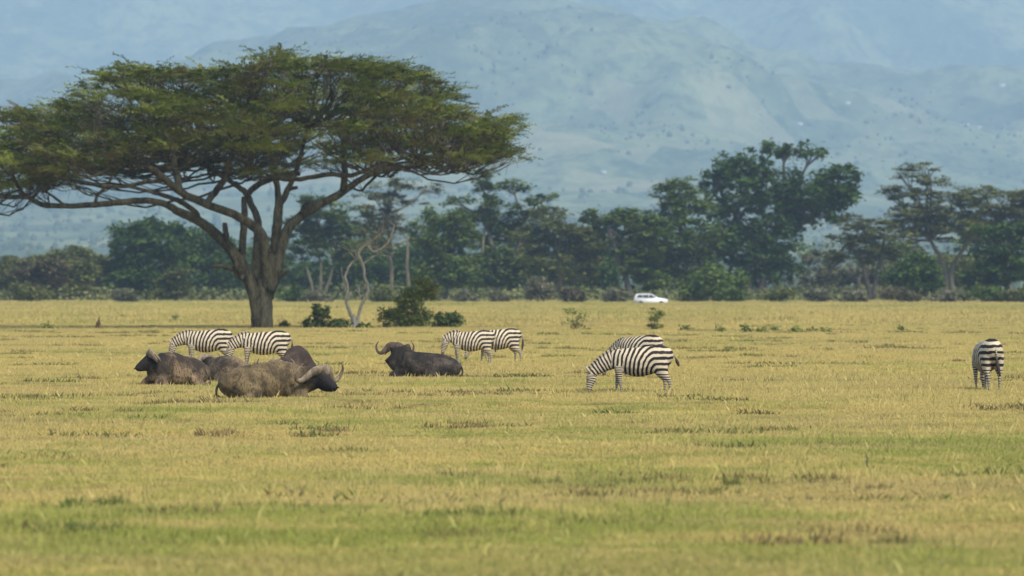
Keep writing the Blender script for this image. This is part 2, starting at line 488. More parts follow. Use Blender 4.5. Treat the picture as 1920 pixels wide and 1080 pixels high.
def strew(y0, y1, per, margin, smin, smax, zs=1.0):
    n = int((y1 - y0) * (((y0 + y1) * .094) + 2 * margin) / per)
    y = np.sqrt(RNG.random(n) * (y1 ** 2 - y0 ** 2) + y0 ** 2)
    x = (RNG.random(n) - .5) * (y * .188 + 2 * margin)
    s = smin + (smax - smin) * RNG.random(n)
    tall = fbm(x / 5 + 70, y / 8 + 20, 3)
    S = np.stack([s, s, s * zs * np.clip(.25 + 1.5 * tall, .35, 1.8)], 1)
    return np.stack([x, y, gz(x, y)], 1), S
parts = [strew(40, 175, .85, 4, .9, 1.3), strew(170, 430, 3.0, 6, 1.3, 1.9, .8)]
scatter('short_grass', near_c, np.vstack([p[0] for p in parts]), np.vstack([p[1] for p in parts]), 'short dry grass with green patches covering the open plain', 6)
def tussock_material():
    m, nt, b = newmat('tussock_blades')
    c = mixc(nt, maprange(nt, noise(nt, pos(nt), 1.0, 2, .5, (.25, .25, 0)), .42, .58), (0.085, 0.115, 0.028), (0.16, 0.11, 0.05))
    c = mixc(nt, maprange(nt, attr(nt, 'tint'), .5, 1, 0, .5), c, (0.34, 0.29, 0.10))
    nt.links.new(c, b.inputs['Base Color']); b.inputs['Roughness'].default_value = .8; b.inputs['Specular IOR Level'].default_value = .1
    return m
M['tussock'] = tussock_material(); tus_c = bpy.data.collections.new('tussocks')
for i in range(5):
    me_ = clump('tussock', 260, .30 + .12 * i, .05, .16, .007); me_.materials.clear(); me_.materials.append(M['tussock']); tus_c.objects.link(bpy.data.objects.new('tussock', me_))
def tuss(n, y0, y1):
    y = np.sqrt(RNG.random(n * 8) * (y1 ** 2 - y0 ** 2) + y0 ** 2); x = (RNG.random(n * 8) - .5) * (y * .19 + 6)
    i = np.argsort(-(fbm(x / 4 + 9, y / 5 + 31, 3) + .25 * RNG.random(n * 8)))[:n]; x, y = x[i], y[i]
    sc = np.exp(RNG.normal(size=n) * .35); return np.stack([x, y, gz(x, y)], 1), np.stack([sc, sc * .9, .9 + .3 * RNG.random(n)], 1)
q = [tuss(160, 60, 150), tuss(420, 150, 330), tuss(500, 330, 700)]
scatter('dark_tussocks', tus_c, np.vstack([k[0] for k in q]), np.vstack([k[1] for k in q]), 'darker green and brown tussocks scattered through the dry grass', 5)
p = strew(400, 960, 26, 25, .9, 1.3)
scatter('distant_grass', far_c, p[0], p[1], 'paler grass running back to the foot of the tree belt', 4)

# ------------------------------------------------------------------ foliage helpers
def leaf_quads(P, size, flat=.5, tint=None, elong=1.0):
    """one irregular quad at each point; flat -> mostly level"""
    n = len(P)
    nrm = RNG.normal(size=(n, 3)); nrm[:, 2] = np.abs(nrm[:, 2]) + flat * 2.2
    nrm /= np.linalg.norm(nrm, axis=1)[:, None]
    a = np.cross(nrm, RNG.normal(size=(n, 3))); a /= np.linalg.norm(a, axis=1)[:, None]
    b = np.cross(nrm, a)
    s = size * (.40 + 1.25 * RNG.random(n) ** 1.7)[:, None]
    k = lambda: (.7 + .6 * RNG.random(n))[:, None]
    V = np.stack([P + a * s * k() * elong, P + b * s * k() * .55, P - a * s * k() * elong, P - b * s * k() * .55], 1).reshape(-1, 3)
    Q = np.arange(4 * n).reshape(-1, 4)
    t = RNG.random(n) if tint is None else np.clip(tint + (RNG.random(n) - .5) * .35, 0, 1)
    return V, Q, np.repeat(t, 4)

def blob_points(cl, n_leaf, pad_r, pad_h, dens=1.0):
    """cl: list of ellipsoids (cx,cy,cz,rx,ry,rz); leaf positions in small flat pads spread through each"""
    Ps, Ts = [], []
    vol = np.array([c[3] * c[5] for c in cl]); vol = vol / vol.sum()
    for c, v in zip(cl, vol):
        nl = int(n_leaf * v)
        npad = max(6, int(3.4 * (c[3] * c[5]) / (pad_r * pad_r * .8)))
        u = RNG.normal(size=(npad, 3)); u /= np.linalg.norm(u, axis=1)[:, None]
        u *= (RNG.random(npad) ** .45)[:, None]
        pc = np.array(c[:3]) + u * np.array(c[3:6]) * 1.08
        pt = .25 + .5 * RNG.random(npad)
        i = RNG.integers(0, npad, nl)
        q = RNG.normal(size=(nl, 3)) * .5
        sr = (pad_r * (.5 + RNG.random(npad)))[i]
        P = pc[i] + q * np.stack([sr, sr, sr * pad_h / pad_r], 1)
        Ps.append(P); Ts.append(pt[i])
    return np.vstack(Ps), np.concatenate(Ts)

def limb(b, pts, r0, r1, n=6, steps=4, wob=.15):
    P = crom(pts, steps)
    L = np.linalg.norm(P[-1] - P[0])
    P[1:-1] += RNG.normal(size=P[1:-1].shape) * wob * L * .04
    b.tube(P, np.linspace(r0, r1, len(P)), n=n)

# ------------------------------------------------------------------ trees of the belt
def belt_tree(name, s, base_px, clumps, leaf, bark, label, n_leaf, size=.42, pad=(1.5, .4), flat=.8, trunks=None, tw=.45, cat='tree', group='trees of the belt behind the plain', limbs=True):
    x0, d0 = at(base_px, s)
    g = float(gz(x0, d0))
    base_y = HOR + (EYE - g) * s
    t = empty(name, (x0, d0, g)); tag(t, label, cat, group)
    cl = []
    for c in clumps:
        cx, cy, rx, ry = c
        dep = (random.random() - .5) * rx / s * .9
        cl.append(((cx - base_px) / s, dep, (base_y - cy) / s, rx / s, max(rx / s * .7, 1.0), ry / s))
    P, T = blob_points(cl, int(n_leaf * 2.3), pad[0] * .8, pad[1] * 1.1)
    P[:, 2] = np.maximum(P[:, 2], .1)
    V, Q, tt = leaf_quads(P, size * .78, flat, T)
    link('crown', quads_mesh('crown', V, Q, tt), leaf, t)
    b = MB()
    trunks = trunks or [[(base_px, base_y), (base_px + random.uniform(-8, 8), base_y - 30)]]
    tips = []
    for tr in trunks:
        pts = [((q[0] - base_px) / s, (random.random() - .5) * .6 * i, (base_y - q[1]) / s - (.3 if i == 0 else 0)) for i, q in enumerate(tr)]
        limb(b, pts, tw, tw * .6, 7)
        tips.append(np.array(pts[-1]))
    if limbs:
        for c in cl:
            e = np.array([c[0], c[1], c[2] - c[5] * .3])
            k = min(tips, key=lambda q: np.linalg.norm(q - e))
            mid = k * .5 + e * .5; mid[2] -= abs(e[0] - k[0]) * .12
            limb(b, [k, mid, e], tw * .55, tw * .2, 5)
            for _ in range(3):
                e2 = e + np.array([random.uniform(-.8, .8) * c[3], random.uniform(-.5, .5) * c[4], random.uniform(.1, .9) * c[5]])
                limb(b, [e * .6 + mid * .4, (e + e2) / 2 + np.array([0, 0, -.3]), e2], tw * .22, tw * .08, 4)
    b.build('trunk', bark, t)
    return t

# ---- the tall tree right of centre
belt_tree('tall_tree', 11.6, 1400, [(1365, 305, 48, 20), (1345, 342, 42, 24), (1395, 350, 55, 40), (1470, 282, 62, 16), (1522, 290, 30, 7), (1440, 322, 50, 26), (1510, 345, 60, 26), (1575, 375, 30, 24),
    (1570, 335, 46, 26), (1540, 360, 60, 34), (1495, 390, 60, 42), (1440, 400, 80, 42), (1380, 440, 70, 42), (1460, 470, 50, 62), (1420, 515, 66, 40), (1590, 360, 20, 26), (1340, 470, 50, 45), (1560, 405, 34, 12), (1345, 385, 35, 20)],
    M['leaf_dark'], M['dark_bark'], 'tallest tree of the belt, a broad dark ragged crown hung with creepers', 15000, .5, (1.5, .7), .5,
    [[(1400, 556), (1405, 500), (1410, 440)], [(1425, 556), (1440, 480), (1470, 380)]], .7)
belt_tree('green_tree', 11.9, 1290, [(1262, 345, 42, 12), (1270, 368, 45, 22), (1285, 395, 55, 26), (1240, 425, 62, 30), (1300, 450, 60, 40), (1255, 490, 60, 40), (1310, 520, 50, 36), (1225, 520, 40, 30)],
    M['leaf_mid'], M['fever_bark'], 'mid green tree with a rusty flat top, touching the left side of the tallest tree', 9000, .45, (1.4, .5), .8, [[(1290, 556), (1285, 480)]], .5)
belt_tree('leaning_tree', 12.0, 1175, [(1130, 408, 42, 14), (1180, 402, 48, 14), (1150, 430, 50, 22), (1210, 440, 50, 34), (1190, 480, 45, 36), (1215, 520, 40, 30)],
    M['leaf_mid'], M['dark_bark'], 'green tree on a dark trunk leaning left, over the white car', 6500, .45, (1.4, .4), .9, [[(1185, 556), (1165, 500), (1140, 430)]], .55)
belt_tree('round_shrub', 13.0, 1348, [(1348, 530, 55, 28), (1330, 540, 60, 22)], M['leaf_mid'], M['dark_bark'], 'bright green rounded shrub at the foot of the tallest tree', 2600, .4, (1.0, .5), .4, cat='shrub', tw=.2)
# ---- flat-topped acacias on the right
belt_tree('flat_topped_tree', 11.6, 1775, [(1735, 316, 46, 9), (1700, 330, 32, 8), (1672, 352, 36, 10), (1745, 342, 44, 10), (1720, 360, 50, 14), (1710, 405, 60, 22), (1770, 410, 70, 26), (1680, 425, 50, 22), (1850, 430, 50, 24), (1690, 372, 38, 12), (1790, 368, 62, 16), (1760, 392, 90, 22), (1830, 400, 56, 22), (1800, 425, 80, 24), (1740, 440, 50, 24)],
    M['leaf_olive'], M['fever_bark'], 'large flat topped acacia with tiers of thin foliage and pale forked limbs', 13000, .38, (1.6, .28), 1.4,
    [[(1775, 556), (1772, 505), (1745, 450)], [(1790, 556), (1785, 500), (1830, 440)]], .5)
belt_tree('thin_acacia', 12.6, 1632, [(1625, 415, 48, 14), (1600, 440, 48, 18), (1650, 440, 62, 26), (1620, 470, 70, 24), (1560, 480, 50, 14), (1690, 475, 44, 20)],
    M['leaf_olive'], M['dark_bark'], 'smaller thin brownish acacia with a dark forked trunk, right of the tallest tree', 5200, .34, (1.4, .3), 1.3,
    [[(1632, 556), (1618, 500), (1590, 455)], [(1636, 556), (1650, 490), (1660, 440)], [(1612, 556), (1610, 520)]], .38)
belt_tree('edge_acacia', 11.9, 1895, [(1845, 355, 30, 8), (1880, 372, 60, 14), (1910, 365, 40, 14), (1870, 400, 64, 22), (1915, 410, 50, 26), (1950, 380, 50, 30)],
    M['leaf_olive'], M['fever_bark'], 'olive acacia crown cut by the right edge of the view, above darker trees', 5200, .38, (1.5, .3), 1.2, [[(1895, 556), (1885, 480), (1870, 420)]], .45)
belt_tree('dark_tree', 12.6, 1890, [(1865, 435, 40, 18), (1900, 440, 50, 22), (1870, 475, 55, 16), (1905, 500, 60, 40), (1850, 520, 44, 30)],
    M['leaf_dark'], M['dark_bark'], 'dark green layered tree below the acacia crown at the right edge', 6000, .45, (1.3, .5), .8, [[(1890, 556), (1885, 500)]], .5)
belt_tree('dark_shrub', 12.9, 1722, [(1722, 505, 40, 26), (1715, 525, 50, 26)], M['leaf_dark'], M['dark_bark'], 'dense dark shrub under the large flat topped acacia', 3000, .4, (1.1, .6), .3, cat='shrub', tw=.25)
belt_tree('grey_thicket', 11.4, 1560, [(1540, 500, 50, 28), (1590, 520, 60, 30), (1650, 520, 60, 30), (1520, 535, 40, 20)], M['leaf_grey'], M['dark_bark'], 'pale greyish thicket seen through the gap right of the tallest tree', 4000, .4, (1.2, .5), .5, cat='thicket', tw=.25)
belt_tree('grey_thicket', 11.0, 1800, [(1760, 500, 60, 25), (1830, 505, 60, 30), (1790, 530, 70, 25)], M['leaf_olive'], M['dark_bark'], 'olive thicket behind the trunks of the large flat topped acacia', 4000, .4, (1.2, .5), .5, cat='thicket', tw=.25)
# ---- centre
belt_tree('spire_tree', 11.8, 930, [(905, 335, 18, 16), (915, 362, 26, 20), (912, 392, 34, 22), (960, 350, 40, 9), (1010, 372, 40, 8), (985, 395, 46, 14), (860, 378, 30, 7), (880, 410, 42, 20), (945, 425, 55, 32), (905, 460, 50, 34), (960, 500, 60, 38), (900, 520, 50, 34)],
    M['leaf_mid'], M['fever_bark'], 'tall tree with a narrow dark spire and thin flat tiers, right of the spreading acacia', 9500, .42, (1.4, .4), 1.0, [[(930, 556), (925, 480), (912, 400)], [(950, 556), (975, 480), (985, 410)]], .5)
belt_tree('olive_tree', 12.0, 1050, [(1030, 395, 30, 8), (1050, 425, 50, 20), (1010, 450, 50, 30), (1075, 460, 45, 34), (1040, 500, 60, 34), (1100, 450, 32, 22), (1100, 500, 30, 30)],
    M['leaf_olive'], M['fever_bark'], 'hazy olive tree in the middle of the belt, left of the leaning tree', 7000, .42, (1.4, .45), .9, [[(1050, 556), (1048, 480)]], .45)
belt_tree('bushy_tree', 12.4, 835, [(830, 412, 40, 20), (860, 440, 40, 28), (815, 445, 32, 28), (840, 480, 48, 36), (820, 515, 44, 34), (870, 520, 40, 34)],
    M['leaf_mid'], M['dark_bark'], 'bushy dark green tree behind the leaning bush, reaching nearly to the ground', 6500, .42, (1.2, .6), .5, [[(835, 556), (840, 500)]], .4)
belt_tree('feathery_tree', 12.2, 735, [(800, 352, 44, 8), (740, 350, 50, 16), (700, 365, 34, 12), (770, 375, 38, 9), (720, 395, 46, 22), (690, 420, 34, 24), (750, 425, 40, 14), (710, 455, 44, 20)],
    M['leaf_olive'], M['fever_bark'], 'tall feathery tree with wide gaps, directly behind the bleached dead tree', 4600, .34, (1.4, .3), 1.2, [[(735, 556), (732, 480), (725, 400)], [(770, 556), (762, 500), (765, 450)]], .35)
belt_tree('round_crowned_tree', 12.0, 600, [(585, 385, 44, 16), (620, 400, 50, 20), (575, 420, 48, 28), (630, 435, 50, 30), (590, 460, 60, 28), (650, 470, 40, 20)],
    M['leaf_mid'], M['fever_bark'], 'round crowned green tree on pale splayed trunks, right of the big acacia trunk', 7000, .4, (1.4, .4), .9,
    [[(590, 556), (575, 500)], [(600, 556), (602, 490)], [(608, 556), (630, 480)]], .3)
belt_tree('dark_undergrowth', 11.4, 620, [(560, 520, 46, 34), (610, 525, 60, 32), (680, 510, 60, 40), (740, 520, 50, 38), (770, 500, 30, 40)], M['leaf_dark'], M['dark_bark'], 'dark thicket filling the gap below the crowns right of the big trunk', 6000, .45, (1.2, .7), .4, cat='thicket', tw=.25, group='thickets under the belt trees')
belt_tree('dark_undergrowth', 11.3, 1020, [(900, 525, 60, 30), (980, 525, 60, 34), (1060, 525, 60, 34), (1120, 520, 50, 38)], M['leaf_dark'], M['dark_bark'], 'dark thicket under the trees in the middle of the belt', 6000, .45, (1.2, .7), .4, cat='thicket', tw=.25, group='thickets under the belt trees')
# ---- left
belt_tree('ivy_clad_tree', 12.0, 275, [(272, 422, 24, 10), (240, 440, 34, 14), (300, 432, 60, 16), (250, 475, 46, 34), (310, 470, 60, 32), (240, 520, 42, 36), (300, 520, 60, 36)],
    M['leaf_dark'], M['dark_bark'], 'dark creeper-clad tree with a pointed top, left of the big acacia trunk', 9500, .45, (1.3, .7), .4, [[(275, 556), (275, 480)]], .5)
belt_tree('dark_tree', 11.8, 400, [(365, 450, 44, 24), (400, 480, 44, 36), (385, 520, 50, 36), (435, 510, 34, 44), (350, 480, 40, 34)],
    M['leaf_dark'], M['dark_bark'], 'dark blue-green tree just left of the big acacia trunk', 8000, .45, (1.3, .7), .4, [[(400, 556), (400, 500)]], .4)
belt_tree('small_layered_tree', 13.0, 328, [(330, 512, 30, 8), (322, 528, 34, 9), (340, 540, 36, 9), (318, 550, 40, 8)], M['leaf_olive'], M['dark_bark'], 'small pale olive tree in flat layers in front of the dark left hand trees', 2200, .33, (1.0, .3), 1.2, cat='tree', tw=.2)
LEFT = [(20, 505, 44, 26, 'leaf_olive', 'olive bush mass at the far left edge of the belt'),
        (75, 505, 46, 28, 'leaf_brown', 'dull brown-green bush, second from the left edge of the belt'),
        (130, 512, 44, 30, 'leaf_olive', 'broad olive bush under the low left limb of the acacia'),
        (178, 508, 40, 30, 'leaf_olive', 'taller olive bush touching the dark creeper-clad tree')]
for cx, cy, rx, ry, mk, lab in LEFT:
    belt_tree('bush_thicket', 12.2 + random.uniform(-.3, .3), cx, [(cx, cy, rx, ry * .8), (cx - 8, cy + 22, rx, ry * .9), (cx + 15, cy + 8, rx * .8, ry)], M[mk], M['dark_bark'], lab, 3800, .38, (1.2, .4), .8, cat='bush', tw=.22, group='bushes at the left of the belt')
LOW = [(45, 548, 40, 14, 'leaf_olive', 'low rounded bush before the belt near the left edge'),
       (232, 556, 22, 9, 'leaf_grey', 'small pale grass-grey bush below the creeper-clad tree'),
       (545, 552, 24, 14, 'leaf_mid', 'rounded green bush just right of the big trunk foot'),
       (590, 557, 26, 10, 'leaf_grey', 'low greyish bush below the pale splayed trunks'),
       (712, 553, 22, 13, 'leaf_olive', 'round bush between the dead tree and the leaning bush'),
       (872, 557, 16, 8, 'leaf_grey', 'small pale bush below the bushy dark green tree'),
       (932, 556, 18, 10, 'leaf_grey', 'small pale bush at the foot of the spire topped tree'),
       (1008, 540, 26, 20, 'leaf_grey', 'tall domed grey-brown bush in the middle of the belt'),
       (1075, 552, 24, 11, 'leaf_brown', 'low brownish bush beside the domed grey bush'),
       (1150, 556, 26, 8, 'leaf_grey', 'low pinkish grey bush just left of the white car'),
       (1300, 558, 30, 7, 'leaf_brown', 'low straw coloured bush right of the white car'),
       (1375, 555, 22, 11, 'leaf_mid', 'small green bush below the tallest tree'),
       (1455, 552, 30, 11, 'leaf_olive', 'low olive bush at the right foot of the tallest tree'),
       (1530, 555, 24, 9, 'leaf_grey', 'small pale bush below the gap right of the tallest tree'),
       (1605, 556, 26, 9, 'leaf_grey', 'low grey bush at the foot of the thin acacia'),
       (1690, 552, 40, 11, 'leaf_brown', 'long straw-brown bush below the dense dark shrub'),
       (1770, 555, 40, 9, 'leaf_grey', 'long low greyish bush under the large flat topped acacia'),
       (1850, 552, 36, 12, 'leaf_mid', 'low green bush below the dark layered tree'),
       (1905, 556, 26, 9, 'leaf_olive', 'low olive bush cut by the right edge')]
for cx, cy, rx, ry, mk, lab in LOW:
    belt_tree('low_bush', 13.1 + random.uniform(-.25, .25), cx, [(cx, cy, rx, ry), (cx + rx * .3, cy + ry * .3, rx * .8, ry * .8)], M[mk], M['dark_bark'], lab, 1100, .3, (.8, .5), .4, cat='bush', tw=.1, group='low bushes along the foot of the belt')
BACK = [(40, 11.0, 488, 40, 18), (110, 10.8, 478, 34, 12), (150, 10.7, 470, 24, 10), (200, 10.9, 490, 30, 20), (500, 10.9, 470, 50, 60), (680, 10.6, 430, 50, 70), (790, 10.7, 450, 40, 70), (1000, 10.6, 440, 60, 70), (1120, 10.7, 445, 50, 60), (1230, 10.6, 470, 60, 60), (1660, 10.6, 480, 60, 50), (1850, 10.6, 450, 70, 70)]
BLAB = ['low treetops above the bushes at the far left', 'hazy treetop showing over the brown-green bush', 'small hazy treetop over the broad olive bush', 'hazy crown left of the creeper-clad tree',
        'hazy tree seen behind the big acacia trunk', 'hazy tree behind the feathery tree', 'hazy tree behind the left side of the bushy tree', 'hazy tree behind the gap in the middle of the belt', 'hazy tree behind the crown of the leaning tree',
        'hazy tree behind the mid green tree', 'hazy tree behind the thin acacia', 'hazy tree behind the dark trees at the right']
for (cx, s, cy, rx, ry), lab in zip(BACK, BLAB):
    belt_tree('back_tree', s, cx, [(cx, cy, rx, ry * .5), (cx - 10, cy + ry * .6, rx, ry * .6), (cx + 12, cy + ry * .9, rx, ry * .5)], M['leaf_olive' if cx < 460 else 'leaf_mid'], M['dark_bark'], lab, 2600, .55, (1.6, .5), .7, tw=.35, group='hazy trees at the back of the belt')

# ---- scrub closing the foot of the belt
nS = 26000
px_ = RNG.random(nS) * 2150 - 115; sS = 10.9 + 1.6 * RNG.random(nS)
xS, yS = (px_ - 960) / sS, F / sS
hS = (fbm(xS / 6 + 12, yS / 12 + 4, 3) * 3.6 + .2) * RNG.random(nS) ** .8
V_, Q_, T_ = leaf_quads(np.stack([xS, yS, gz(xS, yS) + hS], 1), .34, .4, fbm(xS / 9 + 77, yS / 20, 2))
tag(link('undergrowth', quads_mesh('undergrowth', V_, Q_, T_), leaf_material('undergrowth_leaf', (0.060, 0.078, 0.022), (0.170, 0.175, 0.060), (0.045, 0.075, 0.02), .2, .09)), 'mixed greyish and green scrub closing the foot of the tree belt', 'scrub', kind='stuff')

# ------------------------------------------------------------------ the spreading acacia
AS = 30.2
AX, AD = at(493, AS)
ABY = HOR + EYE * AS
aroot = empty('umbrella_acacia', (AX, AD, float(gz(AX, AD)))); tag(aroot, 'great spreading umbrella acacia with a wide flat layered crown over the grazing animals', 'tree')
def ap(px, py, dep=0.0): return np.array([(px - 493) / AS, dep, (ABY - py) / AS])
LIMBS = [  # (px, py, depth m, width px)
    [(493, 628, 0, 46), (493, 612, 0, 39), (493, 575, 0, 37), (496, 545, 0, 38), (500, 515, .1, 36), (510, 480, .3, 28)],
    [(484, 625, .1, 30), (484, 590, 0, 29), (477, 555, -.1, 29), (466, 525, -.3, 26), (455, 500, -.6, 25), (436, 472, -1, 24), (416, 448, -1.2, 23), (388, 424, -1.6, 21), (362, 408, -2, 20), (338, 398, -2.4, 18), (318, 386, -2.6, 15), (280, 378, -3, 14), (235, 381, -3.2, 12), (185, 386, -3.2, 11), (130, 388, -3, 10), (85, 385, -2.6, 10), (55, 371, -2.2, 9), (10, 371, -1.6, 8), (-60, 362, -1, 6)],
    [(505, 545, -.3, 26), (500, 510, -.5, 26), (498, 470, -.9, 25), (492, 440, -1.4, 22), (470, 420, -2, 20), (440, 402, -2.6, 19), (405, 390, -3.2, 18), (370, 375, -3.8, 18), (345, 362, -4.2, 17), (318, 340, -4.8, 16), (290, 318, -5.4, 13), (250, 296, -6.2, 11), (200, 280, -7, 8)],
    [(500, 560, .4, 30), (509, 510, .6, 26), (515, 460, .8, 24), (519, 420, 1, 22), (521, 388, 1.2, 20), (520, 360, 1.4, 14), (514, 335, 1.8, 12), (508, 300, 2.2, 10), (500, 250, 2.5, 8)],
    [(522, 385, 1.2, 16), (535, 362, 1.3, 12), (545, 340, 1.2, 10), (560, 300, 1, 9), (575, 240, .6, 7)],
    [(488, 560, 1, 22), (478, 510, 1.6, 20), (479, 450, 2.4, 18), (480, 415, 3, 16), (468, 385, 3.4, 15), (455, 360, 3.8, 12), (435, 345, 4.2, 9), (400, 322, 5, 8), (360, 300, 6, 7)],
    [(458, 366, 3.6, 12), (472, 350, 3.2, 14), (495, 338, 2.6, 14), (520, 330, 1.8, 12), (560, 325, 1, 9)],
    [(506, 545, .1, 26), (519, 505, .2, 25), (528, 462, .4, 24), (540, 428, .7, 23), (560, 408, 1, 20), (590, 388, 1.4, 18), (620, 372, 1.8, 17), (645, 356, 2.2, 17), (668, 340, 2.5, 14), (700, 322, 3, 12), (745, 314, 3.4, 10), (800, 306, 3.8, 8), (860, 292, 4, 6), (915, 280, 4, 4)],
    [(640, 358, 2.1, 13), (645, 330, 1.8, 13), (644, 305, 1.4, 10), (640, 270, 1, 7)],
    [(520, 336, -1, 8), (550, 338, -1.6, 9), (580, 335, -2.2, 9), (620, 329, -3, 9), (660, 332, -3.6, 8), (700, 318, -4.4, 7), (760, 300, -5.4, 6), (830, 285, -6, 4)],
    [(453, 505, -.8, 18), (455, 470, -.4, 17), (456, 430, .4, 16), (457, 400, 1, 13), (455, 370, 1.6, 10)],
    [(452, 512, -1, 16), (440, 485, -1.2, 11), (430, 455, -1.4, 9), (425, 432, -1.5, 11), (424, 420, -1.5, 9)],
    [(456, 522, -.6, 14), (440, 507, -.9, 10), (420, 500, -1.2, 8), (401, 499, -1.4, 6)],
    [(514, 535, .2, 16), (526, 518, 0, 11), (542, 507, -.2, 6)],
    [(394, 382, -3.3, 12), (412, 358, -3.2, 13), (428, 336, -3.4, 12), (436, 310, -3.8, 10), (440, 270, -4, 7)],
    [(376, 420, -1.9, 11), (372, 400, -2.6, 10), (350, 384, -3.2, 10), (325, 372, -3.8, 9), (290, 362, -4.6, 7), (240, 350, -5.2, 5)],
    [(345, 362, -4.2, 14), (336, 330, -3.2, 13), (330, 300, -2.4, 11), (322, 260, -1.5, 8), (318, 200, -1, 5)],
    [(540, 355, 1.3, 9), (556, 351, 1, 6)],
    [(566, 402, 1, 14), (570, 388, .6, 12), (580, 379, .3, 7)],
    [(318, 340, -4.6, 9), (280, 345, -4, 8), (230, 352, -3.4, 8), (170, 346, -3, 8), (140, 340, -2.6, 7), (90, 330, -2, 5)],
    [(185, 384, -3.2, 7), (190, 366, -2.6, 6), (206, 350, -2.2, 5), (215, 330, -2, 4)],
    [(66, 376, -2.4, 7), (80, 355, -2, 6), (84, 338, -2, 5)],
    [(55, 372, -2.2, 6), (40, 350, -2.6, 6), (32, 330, -3, 5)],
    [(125, 384, -3, 5), (112, 374, -3.2, 5), (98, 364, -3.4, 4)],
]
tb = MB(); LP = []
for L in LIMBS:
    P = np.array([(*ap(q[0], q[1], q[2]), (q[3] if q[3] < 14 or q[1] > 560 else q[3] * .86) / AS / 2) for q in L])
    P = crom(P, 4); n = len(P)
    P[1:, :3] += RNG.normal(size=(n - 1, 3)) * np.minimum(P[1:, 3:4] * .10, .016)
    r = P[:, 3] * (1 + (RNG.random(n) - .5) * np.where(P[:, 3] > .15, .04, .12))
    tb.tube(P[:, :3], r, n=10)
    LP.append(P)
LPA = np.vstack(LP)
tb.build('trunk', M['acacia_bark'], aroot)

TOP = np.array([(-110, 340), (-60, 300), (0, 262), (40, 236), (60, 222), (100, 204), (150, 192), (190, 182), (215, 146), (260, 136), (330, 142), (360, 132), (420, 136), (470, 130), (510, 120), (560, 120), (620, 124), (660, 126), (720, 128), (780, 142), (812, 168), (838, 200), (862, 232), (920, 226), (960, 238), (1005, 262)], float)
BOT = np.array([(-110, 362), (0, 356), (60, 350), (130, 338), (200, 316), (260, 310), (330, 305), (400, 314), (470, 324), (520, 326), (560, 312), (620, 304), (700, 306), (780, 306), (860, 306), (940, 304), (1005, 290)], float)
pads = []
tries = 0
while len(pads) < 340 and tries < 20000:
    tries += 1
    x = random.uniform(-100, 950); v = random.uniform(-15, 15)
    rho = math.hypot((x - 455) / 560, v / 15.5)
    if rho > 1: continue
    sgn = 1 if x > 455 else -1
    xe = 455 + sgn * 560 * max(rho * .93, abs(x - 455) / 560)
    top = max(np.interp(x, TOP[:, 0], TOP[:, 1]), np.interp(xe, TOP[:, 0], TOP[:, 1]) - 25)
    bot = np.interp(x, BOT[:, 0], BOT[:, 1])
    tier = random.random() ** 1.15
    th = max(0, bot - top - 18); nt_ = max(1, round(th / 36)); y = top + 9 + (round(tier * nt_) / nt_) * th + 9 * math.sin(x / 47 + v * .6) + random.gauss(0, 4)
    c = ap(x, y, v)
    if any(math.hypot((x - hx_) / rx_, (y - hy_) / ry_) < 1 for hx_, hy_, rx_, ry_ in ((272, 300, 26, 10), (575, 250, 34, 16), (640, 268, 22, 12), (860, 235, 24, 14), (560, 215, 16, 9), (415, 318, 22, 8))) and random.random() < .9: continue
    if any(np.linalg.norm((c - q[0]) * np.array([1, .7, 2.4])) < 1.28 for q in pads): continue
    pads.append((c, random.uniform(1.0, 1.9) * (1.0 - .35 * (rho > .88)), tier, rho))
for x in list(range(-95, 952, 24)) + list(range(200, 860, 30)):
    top = np.interp(x, TOP[:, 0], TOP[:, 1])
    pads.append((ap(x + random.uniform(-8, 8), top + random.uniform(-4, 30), random.uniform(-6, 6)), random.uniform(.7, 1.25), 0.0, abs(x - 455) / 560))
for i in range(26):
    pads.append((ap(random.uniform(858, 945), random.uniform(240, 300), random.uniform(-4, 5)), random.uniform(.7, 1.2), random.random(), .9))
# branches to the pads
bb = MB(); cen = ap(470, 380)
tips = []
for c, r, tier, rho in pads:
    dist = np.linalg.norm((LPA[:, :3] - c) * np.array([1, 1, 1.3]), axis=1) + np.where(LPA[:, 2] > c[2] - .2, 3, 0) + np.where(LPA[:, 3] > .28, 3, 0)
    k = LPA[np.argmin(dist)]
    p0 = k[:3]; e = c - np.array([0, 0, .25])
    mid = p0 * .45 + e * .55; mid[2] -= .10 * np.linalg.norm(e - p0); mid += RNG.normal(size=3) * .25
    P = crom([p0, mid, e], 5); P[1:-1] += RNG.normal(size=P[1:-1].shape) * .07
    r0 = min(k[3] * .6, .11)
    bb.tube(P, np.linspace(r0, .035, len(P)), n=5)
    for _ in range(9):
        a = random.uniform(0, 6.283); q = random.uniform(.4, 1.15) * r
        e2 = c + np.array([math.cos(a) * q, math.sin(a) * q, random.uniform(-.25, .3)])
        st = P[random.randint(4, len(P) - 1)]
        Pm = crom([st, (st + e2) / 2 + RNG.normal(size=3) * .12 - np.array([0, 0, .1]), e2], 3)
        bb.tube(Pm, np.linspace(.03, .010, len(Pm)), n=4, cap=False)
        tips.append((e2, a, c))
# bare drooping twigs under the crown
for i in range(900):
    k = random.choice(pads); c = k[0]
    if k[2] < .55: continue
    p0 = c + np.array([random.uniform(-1, 1), random.uniform(-1, 1), random.uniform(-.4, .1)])
    l = random.uniform(.4, 1.2); a = random.uniform(0, 6.28)
    P = crom([p0, p0 + np.array([math.cos(a) * .3 * l, math.sin(a) * .3 * l, -.3 * l]), p0 + np.array([math.cos(a) * .5 * l, math.sin(a) * .5 * l, -.9 * l])], 2)
    bb.tube(P, np.linspace(.022, .008, len(P)), n=3, cap=False)
bb.build('branches', M['acacia_bark'], aroot)
